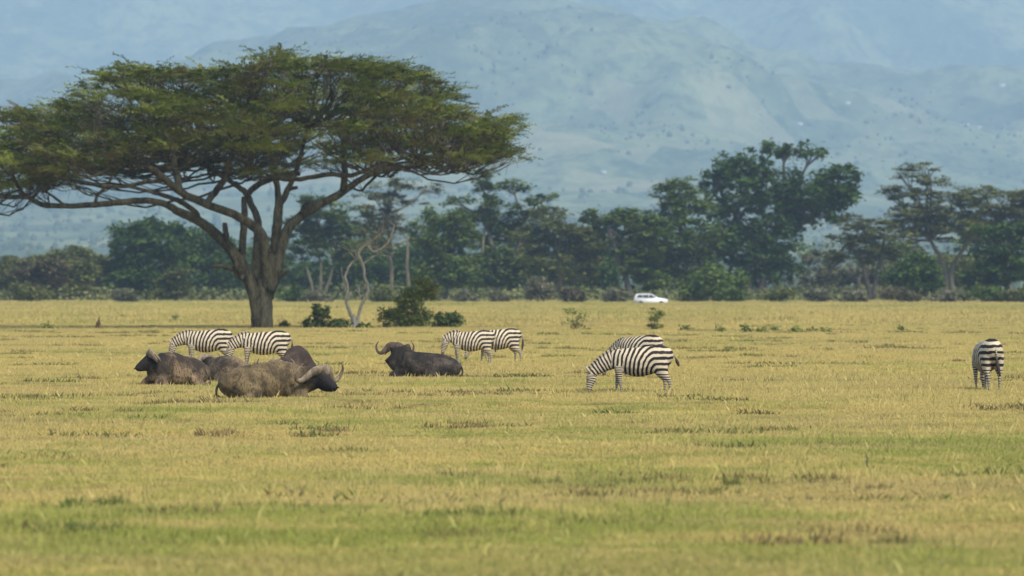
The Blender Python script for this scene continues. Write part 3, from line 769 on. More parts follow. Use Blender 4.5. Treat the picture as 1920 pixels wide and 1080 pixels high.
# feathery leaf sprays
def spray_template(nl):
    V, Q = [], []
    for i in range(nl):
        t = .12 + .88 * (i / (nl - 1)); sd = 1 if i % 2 else -1
        w_ = .20 * (1 - .55 * t) * random.uniform(.7, 1.2)
        bx, bz = t, .10 * math.sin(t * 2.6) - .10 * t * t
        ang = random.uniform(.6, 1.25); zz = random.uniform(-.05, .09)
        dx, dy = math.cos(ang) * w_, math.sin(ang) * w_ * sd
        wd = .066
        n = len(V)
        V += [(bx, 0, bz), (bx + dx * .5 + wd * .6, dy * .5, bz + zz * .5 + .02), (bx + dx, dy, bz + zz), (bx + dx * .5 - wd * .6, dy * .5, bz + zz * .5 - .015)]
        Q.append((n, n + 1, n + 2, n + 3))
    n = len(V)
    V += [(0, -.012, 0), (0, .012, 0), (1, .004, 0), (1, -.004, 0)]; Q.append((n, n + 1, n + 2, n + 3))
    return np.array(V), np.array(Q)
TEM = [spray_template(22) for _ in range(5)]
VV, QQ, TT, nv = [], [], [], 0
NSPR = 40
for pi, (c, r, tier, rho) in enumerate(pads):
    out = math.atan2(c[1] - cen[1], c[0] - cen[0])
    n = int(NSPR * (r / 1.4) ** 1.5)
    padt = random.choice((random.uniform(0, .35), random.uniform(.3, .7), random.uniform(.7, 1.0)))
    for j in range(n):
        a0 = random.uniform(0, 6.283); q = r * math.sqrt(random.random())
        o = c + np.array([math.cos(a0) * q, math.sin(a0) * q, random.gauss(0, .13)])
        mixa = random.gauss(out, .8) if rho > .35 else random.gauss(a0, .9)
        el = random.gauss(.14, .22); ln = random.uniform(.55, 1.35); roll = random.gauss(0, .5)
        Mx = Matrix.Rotation(mixa, 3, 'Z') @ Matrix.Rotation(-el, 3, 'Y') @ Matrix.Rotation(roll, 3, 'X')
        V, Q = TEM[j % 5]
        W = V @ (np.array(Mx).T * ln) + o
        W[:, 2] -= 0
        VV.append(W); QQ.append(Q + nv); nv += len(V)
        TT.append(np.full(len(V), min(1, max(0, padt + random.gauss(0, .13)))))
for pi, (c, r, tier, rho) in enumerate(pads):
    if tier > .12: continue
    out = 0 if c[0] > cen[0] else math.pi
    for j in range(5):
        V, Q = TEM[j % 5]; ln = random.uniform(1.1, 2.4)
        Mx = Matrix.Rotation(out + random.gauss(0, .6), 3, 'Z') @ Matrix.Rotation(-random.gauss(.16, .16), 3, 'Y') @ Matrix.Rotation(random.gauss(0, .4), 3, 'X')
        o = c + np.array([random.uniform(-.6, .6), random.uniform(-.6, .6), random.uniform(-.1, .25)])
        W = (V * np.array([1, .62, .62])) @ (np.array(Mx).T * ln) + o
        VV.append(W); QQ.append(Q + nv); nv += len(V); TT.append(np.full(len(V), random.uniform(.35, .9)))
crown = link('crown', quads_mesh('crown', np.vstack(VV), np.vstack(QQ), np.concatenate(TT)), M['acacia_leaf'], aroot)

# ------------------------------------------------------------------ bleached dead tree and bushes of the middle distance
DS = 30.0
dx_, dd_ = at(663, DS)
droot = empty('dead_tree', (dx_, dd_, float(gz(dx_, dd_)))); tag(droot, 'pale bleached dead tree with two crooked stems right of the big acacia trunk', 'tree')
def dp(q): return np.array([(q[0] - 663) / DS, q[2], (HOR + EYE * DS - q[1]) / DS, q[3] / DS / 2 * .8])
DL = [[(664, 622, 0, 17), (663, 600, 0, 14), (655, 585, 0, 9), (649, 560, .1, 8), (652, 545, .1, 8), (647, 520, .2, 7), (655, 498, .3, 6), (668, 485, .4, 5), (664, 470, .4, 4)],
      [(667, 622, 0, 13), (672, 595, 0, 8), (679, 570, -.1, 8), (690, 545, -.2, 8), (684, 520, -.2, 7), (679, 495, -.1, 8), (672, 475, 0, 8), (682, 462, 0, 7), (697, 452, .1, 6), (716, 436, .2, 3)],
      [(649, 548, .1, 5), (641, 515, .3, 3), (640, 500, .3, 2)], [(690, 462, 0, 5), (700, 472, -.2, 4), (722, 462, -.4, 5), (735, 440, -.5, 4), (740, 420, -.5, 2)],
      [(676, 560, 0, 5), (672, 540, .2, 4), (680, 528, .2, 3)], [(652, 580, 0, 7), (650, 565, -.2, 4), (658, 548, -.2, 3)], [(679, 500, 0, 4), (690, 488, .2, 3), (706, 480, .3, 2)], [(666, 486, .3, 3), (652, 470, .3, 2)]]
b = MB()
for L in DL:
    P = crom([dp(q) for q in L], 4); P[1:, :3] += RNG.normal(size=(len(P) - 1, 3)) * .02
    b.tube(P[:, :3], P[:, 3], n=8)
b.build('trunk', M['pale_bark'], droot)
b = MB()
for i in range(60):
    q = random.choice([(716, 436), (740, 424), (697, 452), (735, 445), (664, 472), (690, 462), (708, 478)])
    p0 = dp((q[0], q[1], 0, 1))[:3]; a = random.uniform(-.5, 3.6); l = random.uniform(.5, 1.7)
    P = crom([p0, p0 + np.array([math.cos(a) * l * .5, random.uniform(-.3, .3), math.sin(a) * l * .4]), p0 + np.array([math.cos(a) * l, random.uniform(-.5, .5), math.sin(a) * l])], 3)
    b.tube(P, np.linspace(.018, .006, len(P)), n=4, cap=False)
b.build('twigs', M['pale_bark'], droot)

def bush(name, s, bx, clumps, leaf, label, n_leaf, size, stems=14, cat='bush', group=None, pad=(.3, .2), flat=.2, srad=.02):
    x0, d0 = at(bx, s); g = float(gz(x0, d0)); by = HOR + (EYE - g) * s
    t = empty(name, (x0, d0, g)); tag(t, label, cat, group)
    cl = [((c[0] - bx) / s, (random.random() - .5) * c[2] / s * .5, (by - c[1]) / s, c[2] / s, c[2] / s * .8, c[3] / s) for c in clumps]
    P, T = blob_points(cl, n_leaf, *pad); P[:, 2] = np.maximum(P[:, 2], .03)
    V, Q, tt = leaf_quads(P, size, flat, T, 1.3)
    link('foliage', quads_mesh('foliage', V, Q, tt), leaf, t)
    b = MB()
    for i in range(stems):
        c = random.choice(cl); e = np.array(c[:3]) + RNG.normal(size=3) * np.array(c[3:]) * .45; e[2] = max(e[2], .15)
        p0 = np.array([random.uniform(-.08, .08) + c[0] * .06, random.uniform(-.1, .1), -.05])
        limb(b, [p0, (p0 + e) / 2 + RNG.normal(size=3) * .05, e], srad * 1.6, srad * .5, 4)
    b.build('stems', M['dark_bark'], t)
    return t
bush('leaning_bush', 29.8, 765, [(795, 532, 24, 10), (770, 548, 20, 12), (740, 598, 26, 20), (722, 592, 17, 12), (760, 580, 28, 22), (782, 560, 26, 20), (800, 545, 22, 16), (812, 545, 14, 12), (775, 602, 30, 20), (750, 565, 16, 10), (795, 600, 14, 20), (775, 612, 34, 9)], M['bush_leaf'], 'large dense olive bush leaning up to the right, behind the dark buffalo', 9500, .085, 22, pad=(.35, .22))
bush('round_bush', 30.4, 838, [(838, 600, 24, 15), (828, 608, 16, 12), (852, 598, 16, 10), (838, 614, 24, 8)], M['bush_dark'], 'smaller rounded dark green bush beside the large leaning bush', 3800, .075, 16, pad=(.28, .18))
bush('dark_sapling', 30.2, 600, [(600, 582, 14, 12), (598, 594, 22, 10), (592, 606, 24, 8), (606, 612, 28, 8), (626, 602, 9, 8), (575, 605, 10, 8)], M['bush_dark'], 'dark leafy sapling with a pointed top, left of the bleached dead tree', 2600, .08, 16, cat='sapling', pad=(.25, .16), srad=.03)
bush('low_shrub', 30.6, 655, [(645, 608, 20, 8), (680, 612, 22, 6), (628, 612, 12, 6)], M['bush_dark'], 'low dark shrub around the foot of the bleached dead tree', 1700, .07, 8, cat='shrub', pad=(.25, .12))
bush('low_shrub', 29.6, 533, [(533, 612, 9, 8), (528, 606, 7, 5)], M['bush_dark'], 'tiny shrub at the right foot of the big acacia trunk', 500, .06, 6, cat='shrub', pad=(.2, .12))
bush('thin_shrub', 31.5, 1080, [(1076, 585, 20, 8), (1085, 594, 14, 7), (1078, 608, 26, 7), (1100, 618, 9, 5)], M['bush_leaf'], 'thin wispy shrub standing alone left of the grazing pair of zebras', 520, .065, 16, cat='shrub', pad=(.22, .1), srad=.014)
bush('thin_shrub', 31.5, 1230, [(1230, 587, 16, 9), (1226, 600, 12, 8), (1228, 614, 18, 8)], M['bush_leaf'], 'thin olive shrub growing behind the back of the grazing zebra', 900, .065, 14, cat='shrub', pad=(.22, .12), srad=.014)
SPR = [(1283, 32, 'small green sprig right of the thin olive shrub'), (1352, 33, 'first green clump in the row of low weeds, next to the dark stick'),
       (1396, 33.5, 'tallest and darkest clump in the row of low weeds'), (1425, 33, 'small clump right of the tallest weed clump'), (1452, 32.5, 'clump near the middle of the row of low weeds'),
       (1493, 33, 'small clump right of the gap in the row of low weeds'), (1522, 32.7, 'pale clump near the right end of the row of low weeds'), (1545, 33, 'last clump at the right end of the row of low weeds'),
       (228, 24, 'small weed on the grass above the brown stump'), (327, 25.5, 'small dark weed on the grass near the left zebras'), (88, 31, 'small weed on the grass at the left'), (1690, 32, 'small lone weed on the open grass toward the right')]
for px, s, lab in SPR:
    y = HOR + EYE * s; k = 1.5 if px == 1396 else 1.0
    bush('weed_clump', s, px, [(px, y - 7 * k, 9, 6 * k), (px + 5, y - 4, 9, 4)], M['bush_dark' if px in (1396, 1283, 327) else 'bush_leaf'], lab, 260, .06, 5, cat='weed', group='weeds scattered over the plain', pad=(.15, .1), srad=.01)

# brown stump, sticks
def stick(name, s, px, h, label, r=.02, cat='stick'):
    x0, d0 = at(px, s); t = MB()
    P = crom([(0, 0, -.05), (random.uniform(-.03, .03), 0, h * .5), (random.uniform(-.05, .05), 0, h)], 3)
    t.tube(P, np.linspace(r, r * .5, len(P)), n=6)
    t.tube(crom([(0, 0, h * .45), (r * 2.2, 0, h * .62)], 2), [r * .6, r * .5, r * .3], n=5)
    o = t.build(name, M['dark_bark'], None); o.location = (x0, d0, float(gz(x0, d0))); tag(o, label, cat)
    return o
stick('dark_stick', 32.5, 1342, .55, 'short dark stick standing at the left end of the weed row', .04)
stick('thin_stick', 125.0, 1624, .30, 'thin dark stick standing in the foreground grass on the right', .012)
st = MB(); st.tube(crom([(0, 0, -.1, .2), (0, 0, .2, .17), (.01, 0, .4, .14), (.05, 0, .55, .06), (.06, 0, .78, .025)], 4)[:, :3], crom([(.2,), (.17,), (.14,), (.06,), (.025,)], 4)[:, 0], n=10)
so = st.build('broken_stump', plain('stump_wood', (0.16, 0.085, 0.05), .9, .1), None)
x0, d0 = at(184, 30.5); so.location = (x0, d0, float(gz(x0, d0))); tag(so, 'small reddish brown pointed stump alone on the grass at the left', 'stump')

# ------------------------------------------------------------------ white car
def car():
    s = 13.7; x0, d0 = at(1220, s)
    t = empty('parked_car', (x0, d0, float(gz(x0, d0)) - .14), R(3)); tag(t, 'white car standing on the far grass in front of the tree belt', 'car')
    white = plain('white_paint', (0.66, 0.66, 0.64), .4, .4); glass = plain('dark_glass', (0.03, 0.035, 0.04), .1, .6); tyre = plain('tyre_rubber', (0.02, 0.02, 0.02), .8); rimm = plain('rim_metal', (0.45, 0.45, 0.45), .4)
    lampm = plain('lamp_glass', (0.7, 0.7, 0.68), .2, .6); redm = plain('tail_lamp', (0.3, 0.02, 0.02), .3, .5)
    prof = [(-2.25, .35), (-2.33, .75), (-2.28, 1.05), (-2.05, 1.50), (-1.8, 1.62), (-.2, 1.62), (.15, 1.54), (.95, 1.08), (1.9, .95), (2.25, .82), (2.32, .6), (2.28, .35)]
    wd = [.80, .86, .86, .74, .66, .66, .68, .84, .80, .76, .78, .80]
    b = MB(); n = len(prof)
    V = [(p[0], -w_, p[1]) for p, w_ in zip(prof, wd)] + [(p[0], w_, p[1]) for p, w_ in zip(prof, wd)]
    V += [(0, -.84, .6), (0, .84, .6)]
    T = []
    for i in range(n):
        j = (i + 1) % n
        T += [(i, j, n + j), (i, n + j, n + i), (2 * n, j, i), (2 * n + 1, n + i, n + j)]
    b.add(V, T); b.build('body', white, t, False)
    def pane(pts, nm='window'):
        m = MB(); V = [tuple(p) for p in pts]; m.add(V, [(0, 1, 2), (0, 2, 3)]); m.build(nm, glass, t, False)
    for sd in (-1, 1):
        for (xa, xb, xc, xd) in ((-1.98, -1.15, -1.15, -1.78), (-1.08, -.32, -.32, -1.08), (-.25, .70, .02, -.25)):
            pane([(xa, sd * .868, 1.10), (xb, sd * .868, 1.10), (xc, sd * .72, 1.50), (xd, sd * .72, 1.50)])
    pane([(.98, -.70, 1.10), (.98, .70, 1.10), (.20, .60, 1.545), (.20, -.60, 1.545)], 'windscreen')
    pane([(-2.31, -.70, 1.10), (-2.31, .70, 1.10), (-2.09, .62, 1.48), (-2.09, -.62, 1.48)], 'rear_window')
    for x in (-1.4, 1.4):
        for sd in (-1, 1):
            m = MB(); m.tube([(x, sd * .66, .33), (x, sd * .88, .33)], [.33, .33], n=18, up=(0, 0, 1)); wh = m.build('wheel', tyre, t)
            m = MB(); m.tube([(x, sd * .87, .33), (x, sd * .905, .33)], [.19, .17], n=14, up=(0, 0, 1)); m.build('rim', rimm, wh)
    for sd in (-1, 1):
        m = MB(); m.box((2.27, sd * .58, .76), (.12, .3, .14)); m.build('headlight', lampm, t, False)
        m = MB(); m.box((-2.31, sd * .70, .95), (.08, .16, .25)); m.build('tail_light', redm, t, False)
car()

# ------------------------------------------------------------------ animals
def remeshed(mb, name, voxel, smooth_it=6, fac=.5):
    me = mb.mesh('raw'); o = bpy.data.objects.new('raw', me); C.objects.link(o)
    r = o.modifiers.new('r', 'REMESH'); r.mode = 'VOXEL'; r.voxel_size = voxel; r.use_smooth_shade = True
    s = o.modifiers.new('s', 'SMOOTH'); s.iterations = smooth_it; s.factor = fac
    dg = bpy.context.evaluated_depsgraph_get(); dg.update()
    ev = bpy.data.meshes.new_from_object(o.evaluated_get(dg)); ev.name = name
    bpy.data.objects.remove(o); bpy.data.meshes.remove(me)
    for a in list(ev.attributes):
        if a.name == 'tint': ev.attributes.remove(a)
    return ev
def setattr_f(me, nm, vals):
    a = me.attributes.new(nm, 'FLOAT', 'POINT'); a.data.foreach_set('value', np.asarray(vals, np.float32))
def coords(me):
    c = np.empty(len(me.vertices) * 3, np.float32); me.vertices.foreach_get('co', c); return c.reshape(-1, 3)

def zebra_material(name, white=(0.54, 0.45, 0.31), black=(0.022, 0.016, 0.012), dist=.9):
    m, nt, b = newmat(name)
    p = objco(nt)
    ph = math_(nt, 'MULTIPLY', attr(nt, 'phase'), 2 * math.pi)
    n = math_(nt, 'MULTIPLY', math_(nt, 'SUBTRACT', noise(nt, p, 4.2, 3, .6), .5), dist * 4.2)
    s = math_(nt, 'SINE', math_(nt, 'ADD', ph, n))
    wid = math_(nt, 'MULTIPLY', math_(nt, 'SUBTRACT', noise(nt, p, 2.3, 2, .5), .5), 1.3)
    f = maprange(nt, math_(nt, 'ADD', s, wid), -.20, .16)
    wn = noise(nt, p, 3.0, 3)
    wc = mixc(nt, wn, tuple(c * .8 for c in white), tuple(min(1, c * 1.12) for c in white))
    c = mixc(nt, f, black, wc)
    c = mixc(nt, attr(nt, 'dark'), c, (0.045, 0.035, 0.028))
    c = mixc(nt, attr(nt, 'grey'), c, (0.21, 0.18, 0.135))
    nt.links.new(c, b.inputs['Base Color']); b.inputs['Roughness'].default_value = .7; b.inputs['Specular IOR Level'].default_value = .2
    return m
ZM = zebra_material('zebra_coat')

def zebra(px, s, yaw, label, poll=(1.24, .60), muzzle=(1.31, .10), heady=0.0, feet=(.08, -.10, .04, -.16), tail=None, scale=1.0, gdy=0.0):
    x0, d0 = at(px, s); z0 = float(gz(x0, d0)) + gdy - .04
    t = empty('zebra', (x0, d0, z0), yaw); t.scale = (scale,) * 3
    tag(t, label, 'zebra', 'zebras grazing on the plain')
    torso = [(-.83, 0, .97, .09, .13), (-.77, 0, .99, .17, .23), (-.66, 0, 1.01, .23, .29), (-.48, 0, 1.01, .275, .335), (-.15, 0, .925, .30, .375), (.12, 0, .905, .30, .375), (.38, 0, .94, .245, .325), (.58, 0, .95, .18, .26), (.72, 0, .90, .11, .17)]
    pz = np.array([poll[0], heady, poll[1]]); sh = np.array([.44, 0, 1.02])
    up = np.array([0, 0, 1.0])
    n1 = sh * .62 + pz * .38 + up * .06; n2 = sh * .28 + pz * .72 + up * .05
    neck = [(*sh, .16, .25), (*n1, .12, .22), (*n2, .09, .165), (*pz, .075, .115)]
    mz = np.array([muzzle[0], heady * 1.2, muzzle[1]])
    hd = mz - pz
    back = np.array([-hd[2], 0, hd[0]]); back = -back / (np.linalg.norm(back) + 1e-9)      # jaw side
    if back[0] > 0: back = -back
    head = [(*(pz - hd * .05), .075, .10), (*(pz + hd * .22 + back * .025), .09, .135), (*(pz + hd * .52 + back * .01), .068, .098), (*(pz + hd * .84), .052, .064), (*mz, .045, .05)]
    # the fore-aft radius of the neck and head lies in the x-z plane
    mb = MB(); chains = []
    def chain(nodes, part, steps, upv):
        P = crom(nodes, steps); mb.tube(P[:, :3], P[:, 3], P[:, 4], n=14, up=upv)
        tt = np.gradient(P[:, :3], axis=0); tt /= np.linalg.norm(tt, axis=1)[:, None]
        arc = np.concatenate([[0], np.cumsum(np.linalg.norm(np.diff(P[:, :3], axis=0), axis=1))])
        chains.append((P, tt, arc, part))
    chain(torso, 0, 4, (0, 0, 1)); chain(neck, 1, 5, (1, 0, 1)); chain(head, 2, 5, (1, 0, .2))
    for i, sd in enumerate((-1, 1)):
        f = feet[i]
        chain([(.50, sd * .13, .92, .085, .14), (.52 + f * .1, sd * .145, .74, .078, .125), (.53 + f * .3, sd * .142, .58, .058, .082), (.53 + f * .5, sd * .14, .42, .045, .056), (.53 + f * .8, sd * .135, .22, .026, .032), (.54 + f, sd * .13, .10, .03, .036), (.56 + f, sd * .13, .0, .042, .052)], 3, 4, (1, 0, 0))
        f = feet[2 + i]
        chain([(-.52, sd * .12, 1.0, .13, .22), (-.52 + f * .1, sd * .15, .80, .125, .23), (-.57 + f * .3, sd * .15, .64, .10, .165), (-.62 + f * .5, sd * .15, .53, .066, .10), (-.68 + f * .7, sd * .145, .44, .044, .066), (-.68 + f * .9, sd * .14, .24, .027, .034), (-.66 + f, sd * .135, .10, .03, .038), (-.63 + f, sd * .135, 0, .043, .054)], 4, 4, (1, 0, 0))
    me = remeshed(mb, 'zebra_body', .021, 5)
    V = coords(me); nV = len(V)
    best = np.full(nV, 1e9); part = np.zeros(nV, int); arcv = np.zeros(nV)
    for P, tt, arc, pt in chains:
        D = V[:, None] - P[None, :, :3]
        d = np.linalg.norm(D, axis=2) / (P[None, :, 3:5].mean(axis=2))
        k = d.argmin(1); dm = d[np.arange(nV), k]
        if pt in (3, 4): dm = dm * 1.0
        a = arc[k] + (D[np.arange(nV), k] * tt[k]).sum(1)
        u = dm < best
        best[u] = dm[u]; part[u] = pt; arcv[u] = a[u]
    x, z = V[:, 0], V[:, 2]
    def bodyphase(x, z):
        dx, dz = np.maximum(x + .50, 0), np.maximum(z - .60, 0)
        return ((dx / .108) ** 2.2 + (dz / .148) ** 2.2) ** (1 / 2.2)
    ph = bodyphase(x, z)
    necklen = chains[1][2][-1]
    nk = part == 1; ph[nk] = (bodyphase(np.array([.47]), np.array([.95]))[0] + arcv[nk] / .088)
    hk = part == 2; ph[hk] = arcv[hk] / .055 + 3 * V[hk, 1]
    fl = (part == 3) & (z < .80); ph[fl] = z[fl] / .055
    hl = (part == 4) & (z < .62); ph[hl] = (z[hl] - .60) / .062
    setattr_f(me, 'phase', ph)
    dark = np.where(z < .055, 1.0, 0.0); hlen = chains[2][2][-1]
    dark = np.maximum(dark, np.where(hk, np.clip((arcv - hlen * .76) / (hlen * .12), 0, 1) * .85, 0))
    setattr_f(me, 'dark', dark)
    grey = np.where((part >= 3), np.clip((.60 - z) / .4, 0, 1) * .60, 0) + np.where(hk, .12, 0)
    setattr_f(me, 'grey', grey)
    link('body', me, ZM, t)
    # mane
    P, tt, arc, _ = chains[1]
    mb2 = MB(); top = []; phs = []
    for i in range(len(P)):
        u = np.cross(np.cross(tt[i], np.array([1, 0, 1.0])), tt[i]); u /= np.linalg.norm(u) + 1e-9
        if u[2] < 0: u = -u
        top.append((*(P[i, :3] + u * (P[i, 4] + .015)), .02, .045 * min(1, .3 + i / 5)))
        phs.append(bodyphase(np.array([.47]), np.array([.95]))[0] + arc[i] / .088)
    top = np.array(top); mb2.tube(top[:, :3], top[:, 3], top[:, 4], n=8, up=(1, 0, 1), a=np.array(phs))
    mm = mb2.mesh('zebra_mane'); ph2 = np.empty(len(mm.vertices), np.float32); mm.attributes['tint'].data.foreach_get('value', ph2)
    setattr_f(mm, 'phase', ph2); setattr_f(mm, 'dark', np.full(len(ph2), .35)); setattr_f(mm, 'grey', np.zeros(len(ph2)))
    link('mane', mm, ZM, t)
    hdn = hd / np.linalg.norm(hd); fr = -back
    for sd in (-1, 1):
        p0 = pz - hdn * .03 + np.array([0, sd * .06, 0]) + fr * .03; dr = -hdn * .6 + fr * .65 + np.array([0, sd * .5, .2]); dr /= np.linalg.norm(dr)
        e = MB(); e.tube(crom([(*p0, .02), (*(p0 + dr * .09), .036), (*(p0 + dr * .20), .012)], 3)[:, :3], crom([(.02,), (.038,), (.010,)], 3)[:, 0], n=8, a=.5)
        em = e.mesh('zebra_ear'); k = len(em.vertices); setattr_f(em, 'phase', np.full(k, .25)); setattr_f(em, 'dark', np.full(k, .1)); setattr_f(em, 'grey', np.full(k, .2)); link('ear', em, ZM, t)
        e = MB(); ep = pz + hd * .30 + fr * .045 + np.array([0, sd * .068, 0]); e.tube([ep - hdn * .018, ep, ep + hdn * .018], [.008, .02, .008], n=8); e.build('eye', M['eye'], t)
    tail = tail or [(-.80, 0, 1.14), (-.90, 0, 1.02), (-.91, 0, .80), (-.88, .02, .52)]
    P = crom(tail, 5); k = len(P); u = np.linspace(0, 1, k)
    rad = np.where(u < .5, .03 - .012 * u * 2, .018 + .032 * np.sin(np.clip((u - .5) * 2, 0, 1) * math.pi) * .8)
    e = MB(); e.tube(P, rad, n=8, up=(1, 0, .3), a=u)
    em = e.mesh('zebra_tail'); uu = np.empty(len(em.vertices), np.float32); em.attributes['tint'].data.foreach_get('value', uu)
    setattr_f(em, 'phase', uu * 14); setattr_f(em, 'dark', np.clip((uu - .38) * 6, 0, 1)); setattr_f(em, 'grey', np.zeros(len(uu))); link('tail', em, ZM, t)
    return t

zebra(1199, 73.8, R(172), 'large zebra grazing in the open centre right, its whole side and swinging tail in view', tail=[(-.80, 0, 1.16), (-.90, .0, 1.06), (-.95, -.04, .93), (-1.0, -.08, .80)], feet=(.10, -.10, .06, -.13))
zebra(1198, 63.0, R(142), 'zebra mostly hidden behind the large one, only its striped back showing', poll=(1.25, .50))
zebra(388, 56.2, R(176), 'zebra grazing behind the leftmost buffalo, its rump overlapping the next zebra', poll=(1.16, .80), muzzle=(1.26, .30))
zebra(495, 58.0, R(183), 'zebra grazing in front of the acacia trunk, its head hanging beside the other zebra', poll=(1.10, .78), muzzle=(1.20, .27), feet=(.0, .08, .06, -.10))
zebra(884, 54.5, R(178), 'zebra behind the dark buffalo with its head hanging half lowered', poll=(.98, .95), muzzle=(1.08, .42), scale=.93, feet=(.05, -.05, .05, -.05))
zebra(934, 53.2, R(186), 'zebra standing behind another so that only its rump and hind legs show', poll=(1.1, .7), muzzle=(1.2, .2), scale=.96)
zebra(1850, 72.5, R(100), 'zebra standing alone at the right, seen from behind with its tail hanging', poll=(1.15, .50), muzzle=(1.16, .05), heady=-.22, scale=1.10, tail=[(-.80, 0, 1.16), (-.88, .0, 1.02), (-.89, -.02, .75), (-.87, -.10, .45)], feet=(.1, -.1, .06, -.04))

# ---- buffaloes
def buffalo_material(name, dust, dark, amount, scale=2.2):
    m, nt, b = newmat(name)
    p = objco(nt)
    n1 = noise(nt, p, scale, 4, .6); n2 = noise(nt, p, 26.0, 3, .65, (1, 1, .35))
    f = math_(nt, 'ADD', math_(nt, 'MULTIPLY', n1, .58), math_(nt, 'MULTIPLY', n2, .42))
    f = maprange(nt, f, .62 - amount * .3, .72 - amount * .3)
    c = mixc(nt, f, dark, dust)
    c = mixc(nt, maprange(nt, n2, .46, .62, 0, .75), c, tuple(x * .6 for x in dark))
    c = mixc(nt, attr(nt, 'headness'), c, (0.018, 0.015, 0.013))
    nt.links.new(c, b.inputs['Base Color']); b.inputs['Roughness'].default_value = .8; b.inputs['Specular IOR Level'].default_value = .2
    bp = nt.nodes.new('ShaderNodeBump'); bp.inputs['Strength'].default_value = .7; bp.inputs['Distance'].default_value = .03
    nt.links.new(n2, bp.inputs['Height']); nt.links.new(bp.outputs[0], b.inputs['Normal'])
    return m
horn_m = bark_material('buffalo_horn', (0.12, 0.09, 0.06), (0.30, 0.235, 0.165), 9, .4)
horn_d = bark_material('buffalo_horn_dark', (0.045, 0.035, 0.027), (0.115, 0.088, 0.065), 9, .4)

